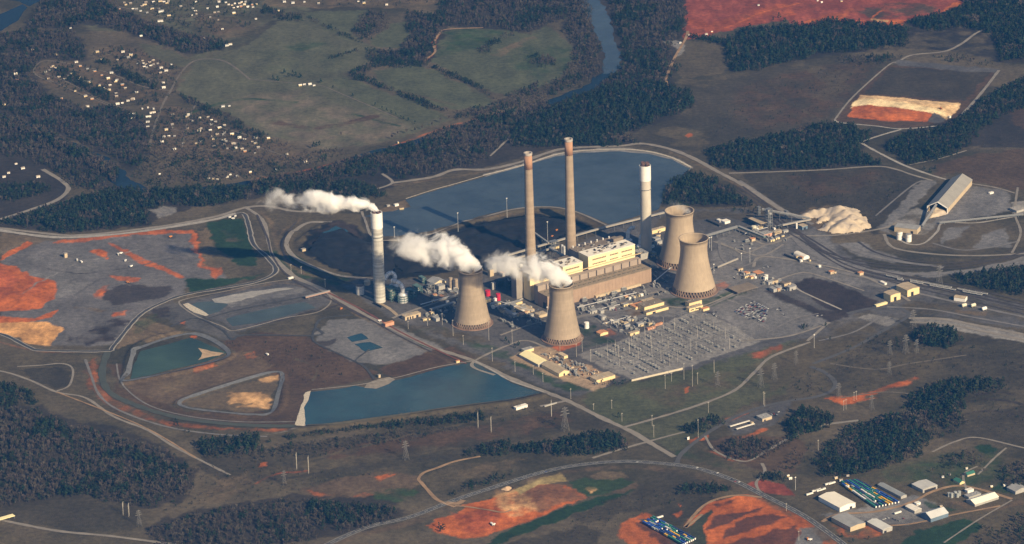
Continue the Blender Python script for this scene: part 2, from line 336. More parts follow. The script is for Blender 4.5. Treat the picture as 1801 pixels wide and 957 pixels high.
# left ash field
P('ash', '0,425 60,425 100,422 180,415 330,407 345,430 350,465 390,470 395,490 330,500 320,520 250,545 200,608 70,608 0,585', 8)
P('gravel', '20,470 100,430 170,440 190,470 140,510 60,545', 30, .5)
P('dbrown', '180,510 230,500 305,505 300,520 230,532 195,535 178,525', 8, .8)
P('dbrown', '200,560 230,560 200,600 150,605 120,600', 10, .7)
P('verge', '-60,405 0,400 100,415 0,440 -60,455', 8)
P('tan', '0,405 60,418 80,424 0,455', 8, .8)
P('clay', '0,450 50,425 60,428 0,459', 3)
P('clay', '-60,460 0,463 25,468 40,480 52,477 48,487 85,490 102,500 98,520 72,543 0,547 -60,550', 4)
P('rclay', '-60,480 0,470 30,480 60,492 90,498 60,520 -60,530', 15, .5)
P('clay', '-60,560 0,556 60,560 105,545 95,556 60,565 -60,575', 3)
P((.62, .33, .13), '-60,570 0,568 30,566 85,566 112,578 100,592 88,608 60,607 30,595 -60,575', 4)
P('clay', '90,424 150,418 240,405 340,405 348,430 358,465 392,472 380,485 372,480 352,470 342,440 334,412 240,412 160,424 100,428', 5, .85, 1.5)
P('clay', '157,440 178,437 193,444 187,456', 5); P('clay', '192,483 230,487 248,490 240,497 205,493', 4, .8)
P('clay', '188,427 200,430 300,475 325,487 318,489 250,464', 3, .9)
P('clay', '365,473 390,470 393,478 378,492', 4, .8); P('clay', '180,505 195,500 175,525 160,525', 5, .6)
P('tan', '345,408 430,378 420,395 370,400 372,440 390,478 355,465', 8, .8)
P('dgreen', '364,392 425,382 432,400 450,440 448,468 415,468 400,450 378,430', 7)
P('dgreen', '330,490 372,492 440,488 470,480 410,500 340,515 328,505', 6)
P('verge', '395,405 430,420 420,425 400,425', 8, .5)
P('clay', '200,550 230,545 215,556 200,555', 6, .6); P('tan', '130,538 190,545 180,550 130,542', 4, .7)
P('verge', '-60,590 0,612 60,622 180,624 185,640 150,640 60,640 -60,640', 8)
# ponds area
P('tan', '205,612 240,560 265,560 325,588 300,595 240,605', 8); P('green', '240,565 270,555 280,565 240,588', 10, .5)
P('dgravel', '250,548 300,530 320,535 420,590 470,620 500,640 480,640 400,600 340,580', 10, .8)
P('dbrown', '265,545 295,540 300,555 275,562', 8, .8)
P('dgravel', '318,535 330,528 450,500 540,492 600,530 560,545 420,585 395,572', 8)
P('gravel', '370,527 450,512 520,503 540,512 450,532 410,540', 6, .8)
P('gravel', '555,585 580,562 640,560 700,575 770,610 820,632 700,640 620,640 570,615', 8)
P('brown', '385,600 460,585 540,590 580,615 660,655 655,668 610,675 555,687 530,690 480,660 440,630 400,615', 8)
P('dbrown', '560,600 590,595 585,608 565,610', 5, .8)
P('brown', '660,650 740,622 800,610 830,630 780,645 700,665', 8)
P('dirt', '215,672 300,655 370,635 430,615 480,640 470,655 340,695 316,712 260,710', 8); P('tan', '265,685 300,668 350,655 390,640 345,672 290,690', 12, .7)
P('clay', '340,650 372,635 380,645 350,655', 6, .6); P('clay', '428,625 445,618 450,628 435,632', 4, .7)
P('clay', '335,592 347,590 346,595 338,597', 2); P('clay', '312,566 325,565 322,572', 3, .8)
P('brown', '185,640 222,640 200,690 270,728 400,745 520,748 540,690 500,655 480,725 330,725 215,680', 6, .8)
P('clay', '150,640 170,630 175,680 205,705 280,738 380,752 520,756 500,760 360,755 270,745 190,712 155,680', 7, .32)
P('verge', '-60,630 0,640 60,640 150,650 160,690 200,720 290,750 400,765 520,758 700,735 960,692 985,704 900,720 700,745 500,770 340,765 300,785 200,745 100,705 -60,690', 8, .9)
P('dpurp', '35,650 100,645 128,655 120,680 100,685 60,670', 4)
P('tan', '330,708 430,675 485,660 492,665 470,720 440,726 340,716', 4, .8); P('sand', '405,690 440,688 480,695 470,718 420,716 450,708 400,712', 10, .7); P('sand', '455,668 485,660 490,668 470,675', 6, .7)
# below the pond
P('dpurp', '340,785 470,790 640,765 830,745 1000,715 1100,760 1000,752 900,780 830,800 700,820 560,840 400,850 360,830', 12, .85)
P('brown', '560,790 700,770 880,745 990,720 1000,740 880,770 720,795 600,815', 20, .7)
P('verge', '420,830 600,805 760,785 815,790 640,815 450,845', 12, .6)
P('dirt', '530,862 600,843 670,828 740,840 735,860 640,875 560,873', 10); P('clay', '545,864 570,866 590,870 560,872', 5, .6); P('clay', '660,840 680,832 690,838 670,846', 6, .6); P('clay', '640,868 655,872 640,876 620,872', 4, .6)
P('green', '650,865 720,858 740,875 700,885 660,880', 10, .6)
P('verge', '745,840 800,815 880,812 840,835 780,860 750,862', 10); P('tan', '800,835 850,818 920,805 900,820 830,845', 10, .6)
P('clay', '455,815 465,812 472,820 458,822', 3, .8)
P('tan', '380,845 440,830 445,850 400,880 340,890', 14, .5); P('verge', '70,905 100,898 140,905 120,922 85,925', 8); P('verge', '-60,930 100,942 300,950 300,1000 -60,1000', 12, .7)
P('wood', '-60,700 60,712 130,742 200,752 290,785 345,825 330,880 260,895 150,872 70,885 -60,905', 12, .8)
P('wood', '250,930 330,898 450,878 540,868 690,880 715,905 640,935 470,960 300,965', 12, .8)
P('dpurp', '40,880 150,870 250,895 250,930 120,935 -60,900', 14, .8)
# bottom middle
P('clay', '745,925 770,915 800,905 815,890 860,878 900,865 960,850 1000,855 1030,875 960,905 880,935 840,948 790,945', 6)
P('dirt', '905,870 985,845 1005,860 1028,876 990,885 960,900 900,890', 12, .75)
P((.66, .40, .20), '870,880 910,868 925,880 945,895 900,915 880,900', 12, .6); P('sand', '870,862 905,858 940,885 900,905 880,890', 10, .5)
P('wheat', '905,862 930,848 985,832 998,846 945,855 910,872', 4)
P('rclay', '790,905 860,895 900,915 870,938 820,945', 14, .7)
P('dgreen', '900,930 1030,880 1080,868 1110,850 1120,855 1095,875 1020,900 880,955 850,960', 5)
P('green', '1010,860 1000,848 1030,842 1090,842 1120,850 1060,872 1030,875', 6); P('sand', '1030,860 1045,855 1052,862 1040,868', 4, .7)
P('tan', '1040,838 1060,828 1100,832 1110,840 1070,845', 6, .8); P('dirt', '1080,866 1120,848 1125,855 1100,866', 5)
P('dpurp', '1000,910 1110,865 1140,845 1160,820 1290,848 1280,870 1200,880 1130,895 1060,915 960,940 880,957 860,990 1060,990 1060,940', 10, .85)
P('dpurp', '1140,848 1165,828 1250,840 1290,858 1270,872 1200,875', 8, .8); P('verge', '1230,872 1330,855 1335,872 1270,880', 8)
P('clay', '1085,945 1105,912 1130,903 1160,910 1150,930 1220,957 1240,990 1150,990', 6, .9)
P('dbrown', '1110,918 1130,920 1200,960 1180,970', 6, .8)
P('dgravel', '1120,910 1140,915 1220,945 1235,965 1200,970', 4, .6)
P('dpurp', '1150,900 1180,885 1240,873 1290,885 1215,900 1200,925 1175,915', 8); P('clay', '1180,905 1195,897 1198,905 1190,912', 5, .8); P('clay', '1190,885 1198,890 1195,893', 3, .8)
P('clay', '1205,925 1235,890 1300,870 1330,872 1345,885 1400,900 1440,925 1490,975 1440,990 1240,990 1240,945 1230,920', 6)
P('dbrown', '1262,905 1310,900 1340,890 1330,900 1260,925 1235,935', 7, .85); P('dbrown', '1290,918 1350,905 1385,910 1300,940 1270,948', 7, .8); P('dbrown', '1270,960 1350,935 1400,925 1440,960 1400,990 1280,990', 9, .8); P('dbrown', '1255,888 1300,878 1290,886 1262,895', 6, .6)
P((.045, .05, .03), '1215,945 1222,915 1250,895 1255,900 1235,925 1245,960 1235,990', 3)
P('red', '1312,850 1340,843 1380,852 1398,872 1350,868', 4); P('clay', '1240,790 1270,797 1330,810 1290,812', 6, .5)
P('verge', '1190,815 1230,770 1260,800 1330,830 1300,845', 8, .8); P('green', '1180,800 1220,780 1250,800 1300,830', 15, .5)
P('asph' if 'asph' in C else 'dgravel', '1275,745 1330,722 1385,705 1390,715 1365,745 1320,760 1290,765', 4)
P('clay', '1300,770 1345,752 1348,757 1310,772', 4, .8)
P('brown', '1240,775 1300,765 1390,765 1420,780 1400,830 1340,830 1270,800', 8, .8)
P('verge', '1400,840 1480,828 1640,800 1700,790 1801,810 1860,820 1860,990 1600,990 1480,950 1420,900', 10, .9)
P('green', '1520,840 1640,800 1760,790 1780,840 1700,860 1600,850', 40, .5)
P('gravel', '1440,905 1500,895 1580,880 1600,870 1660,890 1660,910 1600,925 1540,920 1480,915', 8); P('lgravel', '1470,908 1540,885 1640,900 1600,915', 15, .8)
P('clay', '1465,920 1490,935 1500,945 1520,925 1560,935 1510,950 1480,940', 8, .6)
P('gravel', '1400,957 1412,930 1440,925 1460,945 1440,970', 5)
P('dgreen', '1560,975 1610,935 1700,910 1740,925 1700,945 1640,990 1560,990', 5); P('dgreen', '1712,785 1740,780 1758,790 1735,798', 5); P('dgreen', '1620,880 1680,895 1660,900 1625,890', 6, .8)
P('dgreen', '1750,845 1790,850 1780,868 1745,865', 8, .7); P('dirt', '1660,880 1720,885 1801,875 1801,890 1700,900', 10, .6)
# along roads
Lp('verge', '-40,398 100,412 200,408 300,395 380,380 450,368 480,366 530,376', 30, 8, .8)
Lp('clay', '0,602 75,618 185,616', 6, 4, .4)
Lp('dirt', '540,968 640,940 720,920 800,890 860,870 950,841 1020,827 1100,822 1180,827 1290,855 1400,910 1490,970', 20, 8, .5)
Lp('clay', '760,75 775,58 765,70 764,92 748,107', 4, 3, .9)
Lp('brown', '520,752 700,728 953,697', 5, 4, .5)
Lp('clay', '450,315 560,295 610,281 691,257 800,219 900,195', 10, 5, .35)
for q in '''tan|500,440 505,460 530,478 580,492 640,502|9
tan|460,372 480,400 490,440 530,480|10
tan|530,385 500,405 488,432 505,458 560,484|7
tan|690,326 760,316 850,302 930,280|8
tan|1180,268 1250,300 1330,345 1385,380|9
tan|700,425 810,396 905,377 985,374 1050,396|6
tan|560,515 700,592 820,650|7
green|700,590 800,630 880,668|7
tan|318,532 400,515 500,498 540,508|5
dbrown|395,578 470,568 560,546 600,535|6
tan|330,522 420,508 520,492|6
tan|560,880 640,862 740,850|6
verge|1362,155 1375,170 1400,186 1440,210|5
verge|1362,155 1385,143 1440,133|4
clay|1215,62 1280,48 1340,22 1405,6|6
clay|1440,30 1520,36 1560,10|5
dbrown|1660,715 1740,702 1810,712|8
dbrown|1670,735 1740,722 1810,735|7
verge|1665,726 1740,712 1810,723|5
verge|1700,752 1760,742 1820,750|5
dbrown|1690,700 1750,690 1810,698|6
verge|430,838 560,805 700,770 900,728 985,708|8
verge|340,880 450,850 600,820|7
rclay|450,850 480,835 540,828|4
brown|640,790 780,760 900,742|6
verge|860,390 905,378 950,372|4
dirt|1215,330 1260,345 1300,362|3
verge|1500,330 1560,320 1600,326|3
dbrown|1400,440 1460,470 1560,482|5
verge|520,630 560,655 520,690|4
dirt|380,640 420,650 470,640|4
dbrown|215,560 260,580 320,600|4
lgravel|430,770 470,765 520,756|4
gravel|120,440 200,460 300,452|5
dbrown|60,470 140,480 230,470|4
lgravel|40,520 120,470 240,440|4
dgravel|130,520 200,480 320,450|5
verge|1150,470 1200,485 1260,470|3
lgravel|1265,520 1300,535 1335,560|3
lgravel|1290,548 1350,578|2.5
dgravel|1040,640 1180,590 1300,560|3
dgravel|1070,650 1200,607 1310,580|3
dgravel|1120,600 1180,640|3
lgravel|1060,615 1140,655|3
dgravel|1180,575 1240,620|3
green|330,200 420,175 520,180|14
green|620,200 700,222|10
brown|480,215 560,225 660,205|25
verge|700,160 800,185|12'''.split('\n'):
    c, s, w = q.split('|'); Lp(c, s, float(w), 5, .72, .6)
# relief: low dikes
BERM = [(smooth_line(gp(s), 20), hw, h) for s, hw, h in (
    ('645,385 660,425 700,421 760,413 851,386 905,371 985,369 1066,399', 16, 4), ('517,756 594,747 784,722 900,708 955,696', 14, 3.5),
    ('218,674 240,608 338,584 408,621 362,645 218,674', 11, 3), ('312,708 345,694 450,661 492,655 500,664 480,728 330,720 312,708', 11, 2.5),
    ('513,410 502,433 517,454 550,472 600,489 660,492', 16, 4), ('650,425 630,402 600,390 560,400 525,425', 12, 3))]
MOUND = [(gp('1497,191 1513,167 1600,174 1690,182 1665,212 1560,213 1490,206'), 5, 40), (gp('-60,463 25,465 100,498 72,543 -60,547'), 5, 40), (gp('770,915 860,878 960,850 1030,875 880,935 790,945'), 4, 60)]
def H(x, y):
    x = np.asarray(x, float); y = np.asarray(y, float); z = np.zeros(x.shape)
    for L, hw, h in BERM:
        xs = [p.x for p in L]; ys = [p.y for p in L]; k = (x > min(xs)-hw) & (x < max(xs)+hw) & (y > min(ys)-hw) & (y < max(ys)+hw)
        if k.any():
            d = np.clip(1.35-line_d(L, x[k], y[k])/hw*1.35, 0, 1); z[k] = np.maximum(z[k], h*d*d*(3-2*d))
    for Pm, h, sl in MOUND:
        xs = [p.x for p in Pm]; ys = [p.y for p in Pm]; k = (x > min(xs)) & (x < max(xs)) & (y > min(ys)) & (y < max(ys))
        if k.any():
            d = np.clip(poly_sd(Pm, x[k], y[k])/sl, 0, 1); z[k] += h*d*d*(3-2*d)*(0.5+fbm(x[k]/40, y[k]/40, 5))
    return z
def Hs(x, y): return float(H(np.array([x]), np.array([y]))[0])
def build_ground():
    xs = np.concatenate([np.array([-16000, -9000, -5000, -3000, -2200, -1800, -1620]), np.arange(-1520, 1521, 2.8), np.array([1620, 1800, 2200, 3000, 5000, 9000, 16000])])
    ys = np.concatenate([np.array([-16000, -9000, -5000, -3000, -2200, -1850]), np.arange(-1650, 2250, 5.0), np.array([2350, 2600, 3200, 4500, 8000, 16000])])
    nx, ny = len(xs), len(ys); X, Y = np.meshgrid(xs, ys); X = X.ravel(); Y = Y.ravel()
    n1 = fbm(X/22, Y/22, 1, 4)-.5; n2 = fbm(X/22, Y/22, 90, 4)-.5; WX = X+n1*26; WY = Y+n2*26
    base = np.array(C['scrub']); big = fbm(X/160, Y/160, 3, 5)[:, None]; t = np.clip((big-.35)/.3, 0, 1)
    col = base*(0.8+.2*t)*(1-t)+np.array((.108, .088, .060))*t
    for q in PAINT:
        kind, c, Pq, f, a, w = q[:6]; ext = f*2+20+(q[6] if kind == 'L' else 0)
        px = [p.x for p in Pq]; py = [p.y for p in Pq]
        k = np.nonzero((X > min(px)-ext) & (X < max(px)+ext) & (Y > min(py)-ext) & (Y < max(py)+ext))[0]
        if not len(k): continue
        ux, uy = X[k]+(WX[k]-X[k])*w*min(1.6, f/8+.2), Y[k]+(WY[k]-Y[k])*w*min(1.6, f/8+.2)
        sd = poly_sd(Pq, ux, uy) if kind == 'P' else q[6]/2-line_d(Pq, ux, uy)
        m = np.clip(sd/f+.5, 0, 1); m = (m*m*(3-2*m)*a)[:, None]
        tone = (0.72+.56*fbm(X[k]/35, Y[k]/70, 31, 5))[:, None]; hot = c[0] > 2.2*c[2] and c[0] > .24
        if a < .75: m = np.clip(m*(0.25+1.5*np.clip((fbm(X[k]/30, Y[k]/30, 55, 4)-.3)/.4, 0, 1)[:, None]), 0, 1)
        cc = np.array(c)*tone
        if hot:
            s1 = np.clip((fbm(X[k]/14, Y[k]/34, 77, 5)-.42)*4, 0, 1)[:, None]; s2 = np.clip((fbm(X[k]/26+3, Y[k]/16, 78, 5)-.56)*6, 0, 1)[:, None]; cc = cc*(.80+.35*s1); cc = cc*(1-.2*s2)+np.array((.10, .06, .035))*.2*s2
        col[k] = col[k]*(1-m)+cc*m
    Z = H(X, Y)
    v = np.stack([X, Y, Z], 1).astype(np.float32)
    i = (np.arange(ny-1)[:, None]*nx+np.arange(nx-1)[None, :]).ravel(); f = np.stack([i, i+1, i+nx+1, i+nx], 1)
    me = bpy.data.meshes.new('ground'); me.vertices.add(len(v)); me.vertices.foreach_set('co', v.ravel())
    me.loops.add(f.size); me.loops.foreach_set('vertex_index', f.ravel().astype(np.int32)); me.polygons.add(len(f))
    me.polygons.foreach_set('loop_start', np.arange(0, f.size, 4, dtype=np.int32)); me.polygons.foreach_set('use_smooth', np.ones(len(f), bool)); me.update()
    ca = me.color_attributes.new('Col', 'FLOAT_COLOR', 'POINT'); ca.data.foreach_set('color', np.concatenate([col, np.ones((len(col), 1))], 1).astype(np.float32).ravel())
    me.materials.append(vcol_mat('ground_cover', noises=((0.012, .22), (0.09, .32), (0.35, .2)), bump=1.2))
    o = link('ground', me); tag(o, 'rolling farmland, scrub, clay and gravel ground spread beneath the whole power plant', kind='structure')
build_ground()
# ------------------------------------------------------------------ water, roads (sheets a little above the ground)
def sheet(name, s, m, z=0.4, label=None, jitter=1.5, kind='structure', step=14):
    q = gp(s); out = []
    for i in range(len(q)):
        a, b = q[i], q[(i+1) % len(q)]; k = max(1, int((b-a).length/step))
        for j in range(k):
            p = a+(b-a)*(j/k); w = jitter*(3 if 0 else 1)
            out.append((p.x+(vnoise(np.array(p.x/18), np.array(p.y/18), 4)-.5)*w*4, p.y+(vnoise(np.array(p.x/18), np.array(p.y/18), 9)-.5)*w*4, 0))
    mb = MB(); mb.add(out, [tuple(range(len(out)))]); me = mb.mesh(name, m)
    if me.polygons[0].normal.z < 0: me.flip_normals()
    o = link(name, me); o.location.z = z; tag(o, label, kind=kind); return o
wl = water_mat('lake_water', (.050, .064, .072)); wt = water_mat('teal_water', (.020, .054, .068), .15); wg = water_mat('green_water', (.040, .066, .046), .3); wd = water_mat('settling_water', (.060, .078, .076), .3); wr = water_mat('river_water', (.012, .022, .034), .25)
sheet('lake_water', '636,382 660,374 690,372 712,366 724,364 714,352 760,337 800,326 855,311 920,293 975,276 1020,269 1090,266 1140,271 1180,281 1214,297 1192,316 1172,335 1166,352 1160,368 1110,384 1068,396 1020,378 985,364 940,364 895,368 850,379 800,395 760,406 700,416 660,416 645,398', wl, .35, 'grey blue reservoir lake behind the chimneys')
sheet('pond_water', '547,690 575,686 600,684 624,678 645,682 661,681 684,672 734,660 784,645 835,638 871,657 900,674 953,692 900,703 784,719 684,733 594,745 537,748 534,717', wt, .35, 'long dark teal settling pond beside the plant road')
sheet('pond_water', '236,640 246,618 338,594 398,621 361,637 231,668', wg, .5, 'green lined pond with a sandy corner')
sheet('pond_water', '333,538 348,532 373,530 401,535 385,548 368,553', wd, .3, 'pale grey upper settling pond')
sheet('pond_water', '398,561 450,547 537,531 555,542 500,557 450,568 410,574', wd, .3, 'narrow grey blue lower settling pond')
sheet('pond_water', '610,593 636,586 649,596 620,601', wt, .3, 'small teal basin nearer the plant road'); sheet('pond_water', '624,606 650,601 674,612 643,619', wt, .3, 'small teal basin below its twin')
sheet('pond_water', '566,409 594,399 617,409 584,413', wt, .5, 'little pond at the edge of the coal yard', 3)
sheet('river_water', '1005,-60 1015,0 1034,30 1047,53 1060,84 1064,110 1057,131 1077,130 1090,117 1092,92 1081,64 1074,30 1054,0 1040,-60', wl, .45, 'open blue reach of the river at top centre', 4)
sheet('river_water', '1058,128 1056,132 1020,155 960,178 900,197 851,211 804,221 744,241 691,259 651,266 610,281 560,297 500,310 450,317 380,327 300,335 262,334 228,312 203,287 170,268 137,254 86,234 52,216 0,199 -80,173 -80,182 0,205 50,222 98,243 138,264 165,284 192,316 232,338 300,343 380,338 450,327 500,319 560,306 610,290 651,274 691,267 744,249 804,229 851,217 900,204 960,188 1040,160 1072,135 1078,128', wr, .3, 'brown blue river winding behind the woods', 4)
sheet('river_water', '0,56 33,35 47,14 40,8 0,25 -60,45 -60,90', wr, .3, 'broad river bend at the upper left'); sheet('river_water', '50,12 72,0 90,-40 0,-40 0,-2 35,3', wr, .3, 'broad river bend at the upper left')
wr.node_tree.nodes['Principled BSDF'].inputs['Specular IOR Level'].default_value = .08
for _m in (wg, wd): _m.node_tree.nodes['Principled BSDF'].inputs['Specular IOR Level'].default_value = .15
stone = mat('riprap_stone', (.50, .45, .37), var=.35, scale=.25, bump=.5)
sheet('stone_bank', '547,688 537,690 529,718 519,748 537,750 536,718 541,705', stone, .7, 'pale riprap bank at the pond end', 1)
sheet('stone_bank', '645,676 660,668 684,664 694,668 684,676 661,684 640,682', mat('bank_sediment', (.25, .22, .18), var=.3, scale=.1), .5, 'pale sediment at the pond inlet', 2)
sheet('sediment_bank', '322,536 330,533 368,554 362,557 340,550', stone, .5, 'white sediment at the settling pond corner', 1); sheet('sediment_bank', '371,527 400,521 450,511 505,505 520,507 450,520 410,532 400,534 380,532', mat('pale_ash', (.30, .29, .28), var=.3, scale=.08), .4, 'pale ash sediment along the upper pond', 3)
sheet('sediment_bank', '393,622 351,614 356,622 349,634', mat('sand_sediment', (.42, .30, .19), var=.3, scale=.06), .7, 'tan sand running into the green pond', 3)
trk = mat('grass_track', (.15, .128, .10), var=.25, scale=.05); grv = mat('track_gravel', (.17, .162, .16), var=.25, scale=.05); tanr = mat('tan_apron', (.34, .27, .19), var=.25, scale=.05); asph = mat('road_asphalt', (.085, .083, .085), var=.2, scale=.06); pale = mat('pale_road', (.235, .212, .185), var=.22, scale=.05); dirtr = mat('dirt_road', (.30, .20, .12), var=.3, scale=.04); conc = mat('pale_concrete', (.32, .30, .275), var=.25, scale=.1); dk = mat('rail_ballast', (.062, .052, .05), var=.3, scale=.1); rust = mat('rusty_rail_bed', (.16, .062, .045), var=.3, scale=.1)
chan = mat('lined_channel', (.055, .055, .058), var=.3, scale=.08); lin = mat('pond_liner', (.13, .135, .145), var=.25, scale=.1); paint = mat('road_paint', (.7, .7, .66), var=.1)
RZ = [0]
def road(name, s, w, m, z=.45, closed=False, label=None):
    RZ[0] += 1; z = z+(RZ[0] % 23)*.012
    q = smooth_line(gp(s), 7, closed); n = len(q); mb = MB(); vs = []
    X = []; Y = []
    for i in range(n):
        a = q[(i-1) % n if closed else max(i-1, 0)]; b = q[(i+1) % n if closed else min(i+1, n-1)]; d = (b-a).normalized(); p = Vector((-d.y, d.x, 0))
        jw = w/2*(0.78+.44*float(vnoise(np.array(q[i].x/15), np.array(q[i].y/15), 3)))
        for e in (-1, 1): X.append(q[i].x+p.x*jw*e); Y.append(q[i].y+p.y*jw*e)
    Z = H(X, Y)+z; vs = list(zip(X, Y, Z)); fs = [(2*i, 2*i+1, 2*i+3, 2*i+2) for i in range(n-1)]
    if closed: fs.append((2*n-2, 2*n-1, 1, 0))
    mb.add(vs, [f[::-1] for f in fs]); o = link(name, mb.mesh(name, m)); return tag(o, label, kind='structure')
